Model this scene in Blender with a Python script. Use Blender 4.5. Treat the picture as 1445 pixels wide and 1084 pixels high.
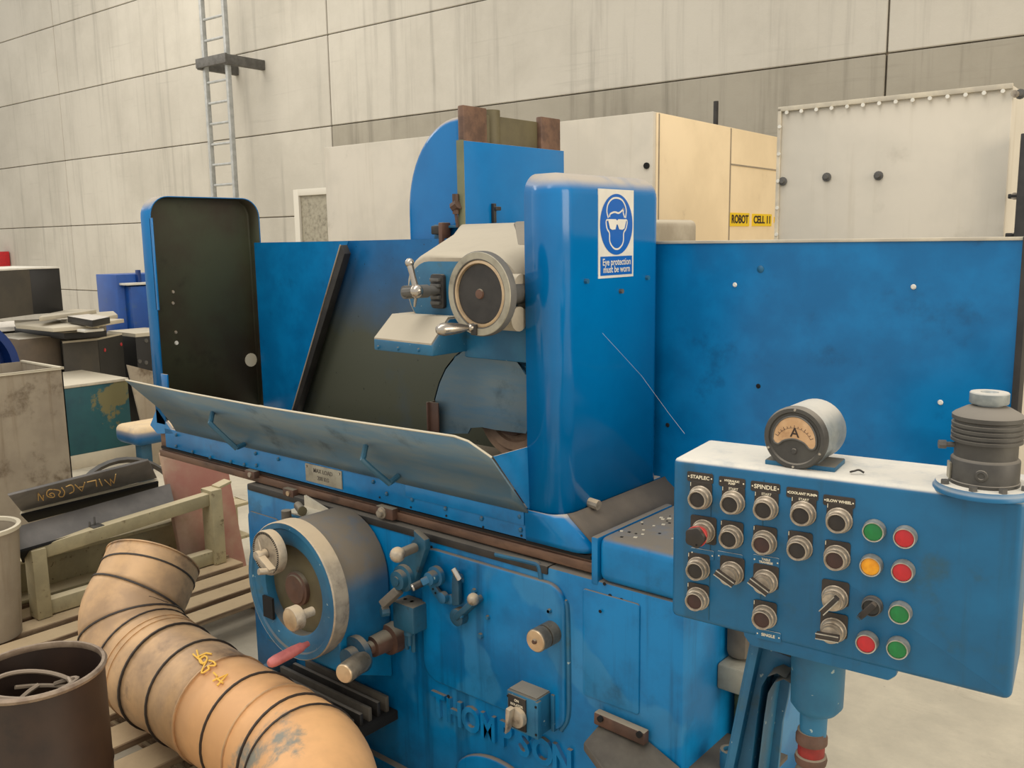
import bpy, bmesh, math, random
from mathutils import Vector, Matrix
random.seed(7)
for o in list(bpy.data.objects): bpy.data.objects.remove(o)
SC = bpy.context.scene; COL = SC.collection
V = Vector; PI = math.pi; R = math.radians

# ------------------------------------------------------------------ camera
FPX = 1281.9; PITCH = R(9.041); ROLL = R(.888); YAWM = R(40.328); YAWW = R(37.724); CH = 1.55
CAM = V((0, 0, CH))
cam = bpy.data.cameras.new('camera'); camo = bpy.data.objects.new('camera', cam); COL.objects.link(camo)
cam.sensor_width = 36; cam.lens = FPX / 1445 * 36; cam.clip_end = 200; cam.clip_start = .05
def ray(x, y):
    xr = (x - 722.5) / FPX; yr = -(y - 542) / FPX
    X = xr * math.cos(ROLL) + yr * math.sin(ROLL); Y = -xr * math.sin(ROLL) + yr * math.cos(ROLL)
    fw = math.cos(PITCH) + Y * math.sin(PITCH); up = -math.sin(PITCH) + Y * math.cos(PITCH)
    return V((X * math.cos(YAWM) - fw * math.sin(YAWM), fw * math.cos(YAWM) + X * math.sin(YAWM), up))
fwd = ray(722.5, 542); rt = (ray(723.5, 542) - fwd).normalized(); upv = rt.cross(fwd).normalized()
fwd.normalize()
camo.matrix_world = Matrix(((rt.x, upv.x, -fwd.x, 0), (rt.y, upv.y, -fwd.y, 0), (rt.z, upv.z, -fwd.z, CH), (0, 0, 0, 1)))
SC.camera = camo
# world-space points on real planes, read along the survey rays of the photograph
def PN(x, y, n, c):
    d = ray(x, y); n = V(n); return CAM + d * ((c - n.dot(CAM)) / n.dot(d))
def PX(x, y, v): d = ray(x, y); return CAM + d * (v / d.x)
def PY(x, y, v): d = ray(x, y); return CAM + d * (v / d.y)
def PZ(x, y, v): d = ray(x, y); return CAM + d * ((v - CH) / d.z)

# ------------------------------------------------------------------ light
SC.view_settings.view_transform = 'Standard'; SC.view_settings.look = 'None'
SC.view_settings.gamma = 1; SC.view_settings.use_curve_mapping = False
SC.view_settings.exposure = 0.0
w = bpy.data.worlds.new('hall_air'); SC.world = w; w.use_nodes = True
w.node_tree.nodes['Background'].inputs[0].default_value = (1.0, .97, .92, 1)
w.node_tree.nodes['Background'].inputs[1].default_value = .86
def area(name, loc, target, sx, sy, power, col):
    l = bpy.data.lights.new(name, 'AREA'); l.shape = 'RECTANGLE'; l.size = sx; l.size_y = sy; l.energy = power; l.color = col
    o = bpy.data.objects.new(name, l); COL.objects.link(o); o.location = loc
    o.rotation_euler = (V(target) - V(loc)).to_track_quat('-Z', 'Y').to_euler(); return o
area('overhead_fill', (-13.0, 1.5, 7.5), (-12.5, 3, 0), 3.5, 10, 560, (1, .93, .82))  # added overhead lamp out of view, placed to brighten the left back wall
area('overhead_fill', (-1.5, -2.0, 7.5), (-1.5, -1.0, 0), 3.0, 9, 300, (1, .95, .88))  # second added overhead lamp, out of view above the front
area('door_light', (7.5, 2.0, 3.2), (-1.5, 3.0, 1.2), 6, 4.5, 400, (1, .86, .66))

# ------------------------------------------------------------------ materials
def lin(c):
    return tuple(((v / 255) / 12.92 if v / 255 <= .04045 else ((v / 255 + .055) / 1.055) ** 2.4) for v in c) + (1,)
class NT:
    def __init__(s, name):
        s.m = bpy.data.materials.new(name); s.m.use_nodes = True; s.t = s.m.node_tree; s.n = s.t.nodes
        s.b = s.n['Principled BSDF']; s.tc = s.n.new('ShaderNodeTexCoord').outputs['Object']
    def link(s, a, b): s.t.links.new(a, b)
    def mapping(s, scale=(1, 1, 1), rot=(0, 0, 0)):
        m = s.n.new('ShaderNodeMapping'); m.inputs['Scale'].default_value = scale; m.inputs['Rotation'].default_value = rot
        s.link(s.tc, m.inputs[0]); return m.outputs[0]
    def noise(s, scale, detail=4, rough=.55, vec=None, dist=0):
        n = s.n.new('ShaderNodeTexNoise'); n.inputs['Scale'].default_value = scale; n.inputs['Detail'].default_value = detail
        n.inputs['Roughness'].default_value = rough; n.inputs['Distortion'].default_value = dist
        s.link(vec or s.tc, n.inputs['Vector']); return n.outputs[0]
    def ramp(s, f, lo, hi, a=0., b=1.):
        n = s.n.new('ShaderNodeMapRange'); n.interpolation_type = 'SMOOTHSTEP'
        n.inputs[1].default_value = lo; n.inputs[2].default_value = hi; n.inputs[3].default_value = a; n.inputs[4].default_value = b
        s.link(f, n.inputs[0]); return n.outputs[0]
    def mul(s, a, b, op='MULTIPLY'):
        n = s.n.new('ShaderNodeMath'); n.operation = op; n.use_clamp = True
        for i, v in enumerate((a, b)):
            if isinstance(v, (int, float)): n.inputs[i].default_value = v
            else: s.link(v, n.inputs[i])
        return n.outputs[0]
    def mix(s, f, a, b):
        n = s.n.new('ShaderNodeMix'); n.data_type = 'RGBA'
        for sock, v in ((n.inputs[0], f), (n.inputs[6], a), (n.inputs[7], b)):
            if isinstance(v, (int, float)): sock.default_value = v
            elif isinstance(v, tuple): sock.default_value = v
            else: s.link(v, sock)
        return n.outputs[2]
    def nz(s):
        g = s.n.new('ShaderNodeNewGeometry'); x = s.n.new('ShaderNodeSeparateXYZ'); s.link(g.outputs['Normal'], x.inputs[0]); return x.outputs[2]
    def pos(s, i):
        x = s.n.new('ShaderNodeSeparateXYZ'); s.link(s.tc, x.inputs[0]); return x.outputs[i]
    def bump(s, h, strength, dist=.01):
        n = s.n.new('ShaderNodeBump'); n.inputs['Strength'].default_value = strength; n.inputs['Distance'].default_value = dist
        s.link(h, n.inputs['Height']); s.link(n.outputs[0], s.b.inputs['Normal'])
    def out(s, col, rough, metal=0., spec=.5):
        if isinstance(col, tuple): s.b.inputs['Base Color'].default_value = col
        else: s.link(col, s.b.inputs['Base Color'])
        if isinstance(rough, (int, float)): s.b.inputs['Roughness'].default_value = rough
        else: s.link(rough, s.b.inputs['Roughness'])
        s.b.inputs['Metallic'].default_value = metal; s.b.inputs['Specular IOR Level'].default_value = spec
        return s.m
M = {}
def surf(name, c1, c2=None, rough=.6, metal=0, scale=6, dust=None, dlo=.35, dhi=.85, grime=None, glo=.55, ghi=.75, gscale=9,
         chips=None, bump=.15, streak=None, spec=.5, stretch=None, cover=1.0, patch=None):
    t = NT(name); c1 = lin(c1); c2 = lin(c2) if c2 else c1
    vec = t.mapping(stretch) if stretch else None
    col = t.mix(t.ramp(t.noise(scale, 5, .6, vec), .35, .65), c1, c2)
    rg = rough
    if patch:
        col = t.mix(t.ramp(t.noise(4.5, 3, .45), .56, .60, 0, .55), col, lin(patch))
    if grime:
        g = t.ramp(t.noise(gscale, 8, .65), glo, ghi); col = t.mix(g, col, lin(grime))
    if streak:
        s = t.ramp(t.noise(3.5, 6, .6, t.mapping((6, 6, .35))), .52, .72, 0, streak[1]); col = t.mix(s, col, lin(streak[0]))
    if chips:
        k = t.ramp(t.noise(60, 3, .5), .70, .73); col = t.mix(k, col, lin(chips))
    if dust:
        d = t.ramp(t.nz(), dlo, dhi); d2 = t.mul(d, t.ramp(t.noise(14, 6, .7), .2, .55, .7 * cover, cover))
        col = t.mix(d2, col, lin(dust)); rg = t.ramp(d, 0, 1, rough, .95)
    if bump: t.bump(t.noise(35, 6, .6), bump, .004)
    M[name] = t.out(col, rg, metal, spec); return M[name]

surf('blue_paint', (2, 118, 178), (0, 102, 158), .26, dust=(190, 180, 165), dlo=.5, dhi=.95, grime=(6, 66, 104), glo=.56, ghi=.85, chips=None, bump=.04, spec=.4)
surf('blue_cover', (0, 112, 178), (0, 106, 170), .16, dust=(176, 168, 156), dlo=.2, dhi=.75, chips=None, bump=.012, spec=.45)
surf('blue_bed', (0, 120, 178), (0, 98, 150), .34, dust=(120, 112, 100), dlo=.45, dhi=.9, grime=(8, 58, 80), glo=.54, ghi=.8, gscale=5, streak=((4, 62, 96), .6), bump=.06, spec=.4, patch=(52, 128, 172))
surf('drum_paint', (0, 112, 160), (0, 92, 134), .4, dust=(124, 114, 100), dlo=-.08, dhi=.32, bump=.1)
surf('blue_pendant', (6, 98, 142), (4, 86, 126), .38, dust=(222, 216, 202), dlo=.3, dhi=.75, grime=(40, 78, 92), glo=.55, ghi=.8, gscale=12, streak=((30, 66, 80), .5), bump=.06, cover=.97)
surf('blue_cast', (34, 104, 138), (24, 86, 120), .5, dust=(110, 104, 92), dlo=.4, dhi=.9, grime=(52, 82, 90), chips=(150, 170, 170), bump=.12)
surf('teal_cast', (34, 88, 112), (26, 66, 88), .5, dust=(120, 112, 98), dlo=.4, dhi=.95, grime=(40, 42, 40), gscale=25, bump=.25)
surf('dusty_cast', (106, 99, 88), (86, 80, 72), .85, scale=12, dust=(138, 130, 116), bump=.2)
surf('wheel_abrasive', (158, 128, 104), (136, 110, 90), .8, scale=20, bump=.2)
surf('sand_dust', (206, 196, 174), (180, 172, 156), .9, scale=9, dust=(214, 205, 184), bump=.2)
surf('steel_plate', (84, 116, 136), (106, 122, 128), .42, metal=.25, scale=5, grime=(58, 76, 86), gscale=6, stretch=(1, 5, 5), bump=.05)
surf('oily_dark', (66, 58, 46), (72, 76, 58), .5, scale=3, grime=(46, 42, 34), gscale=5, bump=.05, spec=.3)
surf('black_iron', (34, 32, 30), (48, 45, 42), .55, scale=14, dust=(110, 104, 95), dlo=.6, dhi=1, bump=.2)
surf('way_steel', (112, 84, 66), (86, 64, 52), .5, metal=.2, scale=7, grime=(52, 40, 32), stretch=(1, 4, 4), bump=.1)
surf('rust_brown', (96, 68, 54), (72, 52, 42), .6, scale=12, dust=(140, 130, 112), bump=.15)
surf('worn_steel', (176, 164, 146), (146, 136, 122), .42, metal=.4, scale=30, dust=(206, 188, 160), dlo=.3, dhi=.9, grime=(92, 78, 62), gscale=30, bump=.1)
surf('knob_metal', (128, 118, 102), (100, 92, 80), .4, metal=.5, scale=30, grime=(70, 60, 48), gscale=40, bump=.1)
surf('grip_blue', (40, 88, 112), (60, 96, 112), .45, scale=20, bump=.05)
surf('chrome', (190, 184, 174), (168, 160, 150), .25, metal=.9, scale=20, bump=0)
surf('brass_knob', (200, 176, 142), (176, 152, 122), .4, metal=.5, scale=20, bump=.05)
surf('cream_wall_paint', (208, 200, 184), (196, 189, 174), .7, scale=2.2, grime=(172, 164, 148), glo=.6, ghi=.85, gscale=4, streak=((182, 172, 152), .35), bump=.04)
surf('cream_lit_paint', (240, 218, 180), (230, 208, 170), .7, scale=2, grime=(196, 174, 138), glo=.6, ghi=.85, gscale=4, bump=.05)  # lighter, warmer copy of the cream: side light put into the colour
surf('head_dust', (172, 162, 144), (146, 136, 118), .9, scale=7, grime=(104, 96, 82), gscale=10, glo=.6, ghi=.85, dust=(186, 176, 156), bump=.2)
surf('skirt_dust', (110, 100, 88), (96, 88, 78), .85, scale=7, bump=.2)
surf('bench_paint', (20, 96, 146), (10, 84, 130), .5, dust=(226, 200, 160), dlo=-.1, dhi=.4, bump=.1)
surf('white_trim', (206, 201, 188), None, .7)
surf('cream_frame', (178, 166, 130), (160, 150, 118), .65, scale=10, dust=(204, 190, 156), grime=(106, 90, 62), gscale=14, glo=.58, ghi=.7, chips=(90, 76, 50), bump=.15)
surf('bin_paint', (160, 148, 128), (146, 134, 116), .75, scale=5, grime=(92, 76, 56), gscale=4, glo=.56, ghi=.72, streak=((118, 100, 76), .5), bump=.1)
surf('teal_paint', (24, 84, 92), (20, 70, 82), .55, scale=4, grime=(112, 106, 70), gscale=2.6, glo=.56, ghi=.6, dust=(224, 204, 160), dlo=.5, dhi=.9, bump=.05)
surf('grey_cabinet', (84, 78, 68), (72, 68, 62), .6, scale=4, dust=(206, 200, 186), dlo=.5, dhi=.9, bump=.05)
surf('bronze_cabinet', (104, 90, 74), (88, 78, 66), .6, scale=4, dust=(206, 200, 186), dlo=.5, dhi=.9, bump=.05)
surf('black_cabinet', (26, 25, 24), (36, 35, 34), .5, scale=4, dust=(206, 200, 190), dlo=.5, dhi=.9, bump=.03)
surf('pale_sheet', (204, 194, 172), (186, 178, 160), .8, scale=3, bump=.05)
surf('royal_blue', (18, 84, 168), (14, 72, 150), .4, scale=3, grime=(60, 90, 120), gscale=5, bump=.03)
surf('deep_blue', (12, 52, 118), (8, 40, 96), .4, scale=3, bump=.03)
surf('charcoal_channel', (122, 118, 114), (106, 103, 100), .6, scale=8, dust=(84, 80, 76), dlo=.7, dhi=1, bump=.05)
surf('light_edge', (206, 196, 172), None, .6)
surf('wood', (166, 142, 112), (104, 80, 58), .85, scale=3, dust=(186, 164, 130), dlo=.6, dhi=1, grime=(78, 58, 42), gscale=12, stretch=(10, 1, 10), bump=.3)
surf('duct_zinc', (202, 164, 120), (166, 136, 104), .5, metal=.15, scale=6, grime=(120, 98, 78), gscale=5, glo=.52, ghi=.7, bump=.06)
surf('duct_warm_lit', (236, 182, 124), (210, 160, 110), .55, metal=.1, scale=4, grime=(132, 130, 118), gscale=3, glo=.6, ghi=.68, bump=.06)  # tan base raised to carry the warm light on the duct
surf('duct_seam', (52, 44, 38), None, .6)
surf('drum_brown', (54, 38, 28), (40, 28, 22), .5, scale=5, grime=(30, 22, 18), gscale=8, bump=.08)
surf('drum_rim', (150, 132, 112), (118, 100, 84), .5, metal=.3, scale=20, bump=.1)
surf('wire_grey', (150, 134, 116), None, .6)
surf('panel_pink', (160, 106, 92), (180, 154, 128), .7, scale=2.6, grime=(150, 124, 92), gscale=4, bump=.05)
surf('ladder_zinc', (178, 180, 178), (160, 162, 160), .5, metal=.2, scale=12, bump=.05)
surf('bracket_grey', (96, 94, 90), (80, 78, 74), .6, scale=12, bump=.05)
surf('button_black', (46, 40, 36), (38, 33, 30), .55, scale=40, dust=(90, 80, 70), bump=.05)
surf('button_maroon', (66, 40, 36), (56, 36, 32), .5, scale=40, bump=.05)
surf('legend_black', (58, 50, 44), (48, 43, 38), .6, scale=50, bump=.1)
surf('bezel', (190, 176, 156), (150, 138, 122), .38, metal=.45, scale=50, bump=.1)
surf('bezel_bright', (188, 184, 174), (158, 154, 144), .32, metal=.6, scale=50, bump=.05)
surf('lamp_green', (16, 128, 62), (20, 112, 56), .35, scale=40, bump=.02)
surf('lamp_red', (196, 36, 44), (178, 34, 42), .35, scale=40, bump=.02)
surf('lamp_amber', (232, 160, 28), (214, 138, 20), .35, scale=60, grime=(150, 100, 30), gscale=60, glo=.6, bump=.02)
surf('cap_red', (190, 60, 56), None, .5)
surf('lettering', (226, 216, 190), None, .6, bump=0)
surf('rubber', (44, 42, 40), (56, 53, 50), .65, scale=20, dust=(120, 112, 100), dlo=.5, dhi=1, bump=.08)
surf('regulator_body', (60, 58, 55), (72, 70, 65), .5, scale=20, dust=(132, 126, 116), dlo=.35, dhi=.9, bump=.1)
surf('hammer_grey', (132, 140, 142), (150, 156, 156), .4, metal=.3, scale=60, dust=(206, 202, 192), dlo=.3, dhi=.9, bump=.25)
surf('meter_face', (214, 178, 138), (190, 150, 108), .6, scale=20, grime=(150, 110, 74), gscale=16, glo=.56, bump=0)
surf('ink', (50, 36, 28), None, .6, bump=0)
surf('sign_white', (226, 222, 210), (214, 210, 198), .45, scale=12, bump=0)
surf('sign_blue', (0, 92, 178), None, .4, bump=0)
surf('label_yellow', (238, 200, 30), None, .5, bump=0)
surf('chalk', (226, 186, 116), None, .9, bump=0)
surf('chalk_yellow', (236, 190, 84), None, .8, bump=0)
surf('plate_grey', (166, 160, 142), (146, 140, 124), .55, metal=.3, scale=20, grime=(110, 104, 90), gscale=20, bump=.1)
surf('grip_pink', (186, 104, 100), (160, 84, 82), .5, scale=20, bump=.05)
surf('olive_paint', (98, 90, 64), (84, 76, 54), .6, scale=8, bump=.1)
surf('green_edge', (116, 118, 88), (100, 104, 80), .7, scale=8, bump=.1)
surf('shoe_blue_dust', (92, 86, 76), (78, 72, 64), .8, scale=12, bump=.15)
surf('hole_black', (14, 13, 12), None, .9, bump=0)
surf('swarf', (150, 146, 136), (70, 66, 60), .7, scale=60, bump=.5)
surf('red_ring', (140, 34, 30), (110, 26, 24), .5, scale=30, bump=.1)
surf('thread_white', (210, 210, 205), None, .8, bump=0)
surf('yellow_green_valve', (112, 112, 70), (70, 68, 48), .7, scale=20, bump=.2)

def concrete(name, c1, c2, streak_amt):
    t = NT(name)
    col = t.mix(t.ramp(t.noise(.55, 8, .65), .35, .68), lin(c1), lin(c2))
    st = t.ramp(t.noise(2.2, 8, .65, t.mapping((2.4, 2.4, .10))), .5, .72, 0, streak_amt)
    col = t.mix(st, col, lin(tuple(int(v * .78) for v in c2)))
    hs = t.ramp(t.noise(3, 5, .6, t.mapping((.25, .25, 5))), .6, .75, 0, .22)
    col = t.mix(hs, col, lin(tuple(int(v * .8) for v in c2)))
    sp = t.ramp(t.noise(9, 10, .75), .66, .72, 0, .3); col = t.mix(sp, col, lin(tuple(int(v * .62) for v in c2)))
    oi = t.n.new('ShaderNodeObjectInfo'); col = t.mix(t.ramp(oi.outputs['Random'], 0, 1, 0, .22), col, lin(tuple(int(v * .86) for v in c1)))
    t.bump(t.noise(6, 10, .7), .25, .02)
    M[name] = t.out(col, .92, 0, .2)
concrete('concrete_panel', (200, 195, 183), (184, 179, 167), .5)
concrete('concrete_stained', (172, 166, 152), (152, 146, 132), .7)
surf('joint_mortar', (168, 152, 130), (140, 124, 104), .95, scale=5, bump=.3)
def floor_mat():
    t = NT('floor_concrete')
    col = t.mix(t.ramp(t.noise(.9, 10, .7), .35, .65), lin((212, 202, 180)), lin((180, 172, 154)))
    col = t.mix(t.ramp(t.noise(3.5, 10, .75, t.mapping((1, 2.2, 1)), .6), .56, .74, 0, .55), col, lin((150, 140, 124)))
    col = t.mix(t.ramp(t.noise(40, 4, .7), .68, .74, 0, .7), col, lin((112, 98, 82)))
    t.bump(t.noise(14, 9, .7), .25, .01); M['floor_concrete'] = t.out(col, .8, 0, .3)
floor_mat()
def oil_panel():   # blue sheet with an oily deposit that thickens downwards and to its right end
    t = NT('oil_stained_blue')
    col = t.mix(t.ramp(t.noise(5, 5, .6), .35, .65), lin((8, 100, 158)), lin((10, 84, 134)))
    s = t.mul(t.ramp(t.pos(2), 1.56, 1.15), t.ramp(t.noise(3, 5, .6), .2, .7, .8, 1.2), 'MULTIPLY')
    col = t.mix(s, col, lin((80, 82, 68))); col = t.mix(t.ramp(t.noise(70, 3, .5), .69, .72), col, lin((30, 34, 30)))
    M['oil_stained_blue'] = t.out(col, .4, 0, .4)
oil_panel()
# ------------------------------------------------------------------ mesh helpers
def frame_of(ax):
    ax = V(ax).normalized(); a = V((0, 0, 1)) if abs(ax.z) < .9 else V((1, 0, 0))
    u = ax.cross(a).normalized(); return ax, u, ax.cross(u).normalized()
class MB:
    def __init__(s): s.v = []; s.f = []
    def add(s, vs, fs):
        n = len(s.v); s.v += [V(v) for v in vs]; s.f += [[i + n for i in f] for f in fs]; return s
    def box(s, x0, x1, y0, y1, z0, z1):
        return s.add([(x, y, z) for z in (z0, z1) for y in (y0, y1) for x in (x0, x1)],
                     [(0, 1, 3, 2), (4, 5, 7, 6), (0, 1, 5, 4), (2, 3, 7, 6), (0, 2, 6, 4), (1, 3, 7, 5)])
    def obox(s, c, ax, ay, az):     # centre and three half-extent vectors
        c = V(c); ax, ay, az = V(ax), V(ay), V(az)
        return s.add([c + ax * i + ay * j + az * k for k in (-1, 1) for j in (-1, 1) for i in (-1, 1)],
                     [(0, 1, 3, 2), (4, 5, 7, 6), (0, 1, 5, 4), (2, 3, 7, 6), (0, 2, 6, 4), (1, 3, 7, 5)])
    def beam(s, a, b, w, h, up=(0, 0, 1)):
        a, b = V(a), V(b); d = (b - a) / 2; x = d.normalized(); y = V(up).cross(x).normalized(); z = x.cross(y)
        return s.obox((a + b) / 2, d, y * w / 2, z * h / 2)
    def prism(s, pts, vec):
        n = len(pts); vec = V(vec); pts = [V(p) for p in pts]
        return s.add(pts + [p + vec for p in pts], [list(range(n)), [n + i for i in reversed(range(n))]] + [(i, (i + 1) % n, n + (i + 1) % n, n + i) for i in range(n)])
    def loft(s, secs, cap=True, closed=True):
        n = len(secs[0]); vs = [p for q in secs for p in q]; fs = []
        for k in range(len(secs) - 1):
            for i in range(n if closed else n - 1): fs.append((k * n + i, k * n + (i + 1) % n, (k + 1) * n + (i + 1) % n, (k + 1) * n + i))
        if cap: fs += [list(range(n)), [len(vs) - n + i for i in range(n)]]
        return s.add(vs, fs)
    def lathe(s, p0, ax, prof, n=28, cap=True, closed=False):
        ax, u, w = frame_of(ax); p0 = V(p0)
        secs = [[p0 + ax * t + (u * math.cos(2 * PI * i / n) + w * math.sin(2 * PI * i / n)) * max(r, 1e-5) for i in range(n)] for t, r in prof]
        if closed: secs.append(secs[0]); cap = False
        return s.loft(secs, cap)
    def cyl(s, a, b, r, r1=None, n=24):
        a, b = V(a), V(b); return s.lathe(a, b - a, [(0, r), ((b - a).length, r if r1 is None else r1)], n)
    def tube(s, path, r, n=10, rs=None):
        path = [V(p) for p in path]; secs = []; pu = None
        for i, p in enumerate(path):
            t = (path[min(i + 1, len(path) - 1)] - path[max(i - 1, 0)]).normalized()
            if pu is None: _, u, _w = frame_of(t)
            else: u = (pu - t * pu.dot(t)).normalized()
            pu = u; w = t.cross(u); q = rs[i] if rs else r
            secs.append([p + (u * math.cos(2 * PI * k / n) + w * math.sin(2 * PI * k / n)) * q for k in range(n)])
        return s.loft(secs)
    def ball(s, c, r, n=16):
        m = n // 2; return s.lathe(V(c) - V((0, 0, r)), (0, 0, 1), [(r - r * math.cos(PI * k / m), r * math.sin(PI * k / m)) for k in range(m + 1)], n)
    def sheet(s, pts, th, nrm):
        return s.prism(pts, V(nrm).normalized() * th)
    def xf(s, m): s.v = [m @ v for v in s.v]; return s
WM = {}
def wm(o): return WM.get(o.name, Matrix.Identity(4))
def mesh_obj(name, me, parent=None, local=False):
    o = bpy.data.objects.new(name, me); COL.objects.link(o)
    if parent is not None:
        o.parent = parent
        if local: WM[o.name] = wm(parent)
        else: o.matrix_parent_inverse = wm(parent).inverted()
    return o
def build(mb, name, mat, parent=None, bevel=0, seg=2, smooth=35, local=False, label=None, solid=0, inner=None, kind=None):
    me = bpy.data.meshes.new(name); bm = bmesh.new()
    vs = [bm.verts.new(v) for v in mb.v]; bm.verts.index_update()
    for f in mb.f:
        try: bm.faces.new([vs[i] for i in f])
        except ValueError: pass
    bmesh.ops.remove_doubles(bm, verts=bm.verts, dist=1e-6); bmesh.ops.recalc_face_normals(bm, faces=bm.faces)
    if bevel:
        es = [e for e in bm.edges if len(e.link_faces) == 2 and e.calc_face_angle(0) > R(28)]
        bmesh.ops.bevel(bm, geom=es, offset=bevel, segments=seg, profile=.5, affect='EDGES', clamp_overlap=True)
    bm.to_mesh(me); bm.free()
    for p in me.polygons: p.use_smooth = True
    me.set_sharp_from_angle(angle=R(smooth)); me.materials.append(M[mat])
    o = mesh_obj(name, me, parent, local)
    if solid:
        if inner: me.materials.append(M[inner])
        m = o.modifiers.new('shell', 'SOLIDIFY'); m.thickness = solid; m.offset = -1
        if inner: m.material_offset = 1; m.material_offset_rim = 0
    if label: o['label'] = label
    if kind: o['kind'] = kind
    return o
def thing(name, label, cat, loc=(0, 0, 0), rz=0, group=None):
    o = bpy.data.objects.new(name, None); COL.objects.link(o); o.location = loc; o.rotation_euler = (0, 0, rz); o.empty_display_size = .1
    WM[o.name] = Matrix.Translation(V(loc)) @ Matrix.Rotation(rz, 4, 'Z')
    o['label'] = label; o['category'] = cat
    if group: o['group'] = group
    return o
def tag(o, label, cat, group=None):
    o['label'] = label; o['category'] = cat
    if group: o['group'] = group
    return o
def struct(o): o['kind'] = 'structure'; return o
def text_mb(s, size, mat4, ext=.0005, bold=0., ax='CENTER', xs=1.0):
    cu = bpy.data.curves.new('t', 'FONT'); cu.body = s; cu.size = size; cu.extrude = ext; cu.offset = bold; cu.align_x = ax; cu.align_y = 'CENTER'; cu.resolution_u = 3
    o = bpy.data.objects.new('t', cu); COL.objects.link(o); dg = bpy.context.evaluated_depsgraph_get(); dg.update()
    me = bpy.data.meshes.new_from_object(o.evaluated_get(dg)); mb = MB()
    mb.add([mat4 @ V((v.co.x * xs, v.co.y, v.co.z)) for v in me.vertices], [list(p.vertices) for p in me.polygons])
    bpy.data.objects.remove(o); bpy.data.curves.remove(cu); bpy.data.meshes.remove(me); return mb
def basis(o, x, y, z):
    x, y, z, o = V(x), V(y), V(z), V(o); return Matrix(((x.x, y.x, z.x, o.x), (x.y, y.y, z.y, o.y), (x.z, y.z, z.z, o.z), (0, 0, 0, 1)))
def rrect(x0, x1, y0, y1, r, n=5):
    out = []
    for cx, cy, a in ((x1 - r, y1 - r, 0), (x0 + r, y1 - r, 90), (x0 + r, y0 + r, 180), (x1 - r, y0 + r, 270)):
        out += [(cx + r * math.cos(R(a + 90 * k / n)), cy + r * math.sin(R(a + 90 * k / n))) for k in range(n + 1)]
    return out
def xz(pts, y): return [V((p[0], y, p[1])) for p in pts]
def spline(pts, n=8):
    pts = [V(p) for p in pts]; q = [pts[0] * 2 - pts[1]] + pts + [pts[-1] * 2 - pts[-2]]; out = []
    for i in range(1, len(q) - 2):
        for k in range(n):
            t = k / n; a, b, c, d = q[i - 1:i + 3]
            out.append(.5 * ((2 * b) + (c - a) * t + (2 * a - 5 * b + 4 * c - d) * t * t + (3 * b - a - 3 * c + d) * t ** 3))
    return out + [pts[-1]]
def bolt(name, p, ax, r, h, mat, parent, hexa=True, local=False):
    mb = MB(); mb.lathe(p, ax, [(0, r), (h, r)], 6 if hexa else 12); return build(mb, name, mat, parent, local=local)

# wall frame
DW = YAWM - YAWW
WY = V((-math.sin(DW), math.cos(DW), 0)); WX = V((WY.y, -WY.x, 0)); UP = V((0, 0, 1))
def W(u, v, z=0): return WX * u + WY * v + UP * z       # along the wall, out to the wall, height
def PW(x, y, v): return PN(x, y, WY, WY.dot(CAM) + v)
def PU(x, y, u): return PN(x, y, WX, WX.dot(CAM) + u)
def wbox(mb, u0, u1, v0, v1, z0, z1):
    return mb.add([W(u, v, z) for z in (z0, z1) for v in (v0, v1) for u in (u0, u1)],
                  [(0, 1, 3, 2), (4, 5, 7, 6), (0, 1, 5, 4), (2, 3, 7, 6), (0, 2, 6, 4), (1, 3, 7, 5)])

# ------------------------------------------------------------------ floor and wall
struct(build(MB().box(-32, 12, -6, 12, -.2, 0), 'floor', 'floor_concrete'))
DWALL = 8.6
wall = struct(build(wbox(MB(), -26, 9, DWALL + .06, DWALL + .3, 0, 9), 'wall_back', 'joint_mortar'))
rows = [0, .735, 1.925, 3.11, 4.29, 5.47, 6.65, 7.83, 9]
cols = [-26, -24.3, -16.98, -9.68, -2.45, 4.8, 9]
for ci in range(len(cols) - 1):
    for ri in range(len(rows) - 1):
        g = .009
        stained = (ci == 3 and ri == 2) or (ci == 4 and ri in (2, 1)) or (ci == 3 and ri == 1) or (ci >= 4 and ri == 0)
        o = build(wbox(MB(), cols[ci] + g, cols[ci + 1] - g, DWALL, DWALL + .07, rows[ri] + g * .7, rows[ri + 1] - g * .7), 'concrete_panel',
                  'concrete_stained' if stained else 'concrete_panel', wall, bevel=.008, seg=1)
# door in the back wall
a = PW(418, 268, DWALL); u0 = (a - CAM).dot(WX)
d = struct(thing('door_1', 'door', 'x', W(u0, DWALL, 0), 0)); del d['label']; del d['category']
zt = a.z
build(wbox(MB(), u0, u0 + .11, DWALL - .06, DWALL + .0, 0, zt), 'frame', 'white_trim', d, bevel=.005)
build(wbox(MB(), u0 + .11, u0 + 1.1, DWALL - .06, DWALL + .0, zt - .09, zt), 'frame', 'white_trim', d, bevel=.005)
build(wbox(MB(), u0 + 1.1, u0 + 1.2, DWALL - .06, DWALL + .0, 0, zt), 'frame', 'white_trim', d, bevel=.005)
build(wbox(MB(), u0 + .11, u0 + 1.1, DWALL - .02, DWALL - .0, 0, zt - .09), 'door_leaf', 'plate_grey', d)
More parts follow.
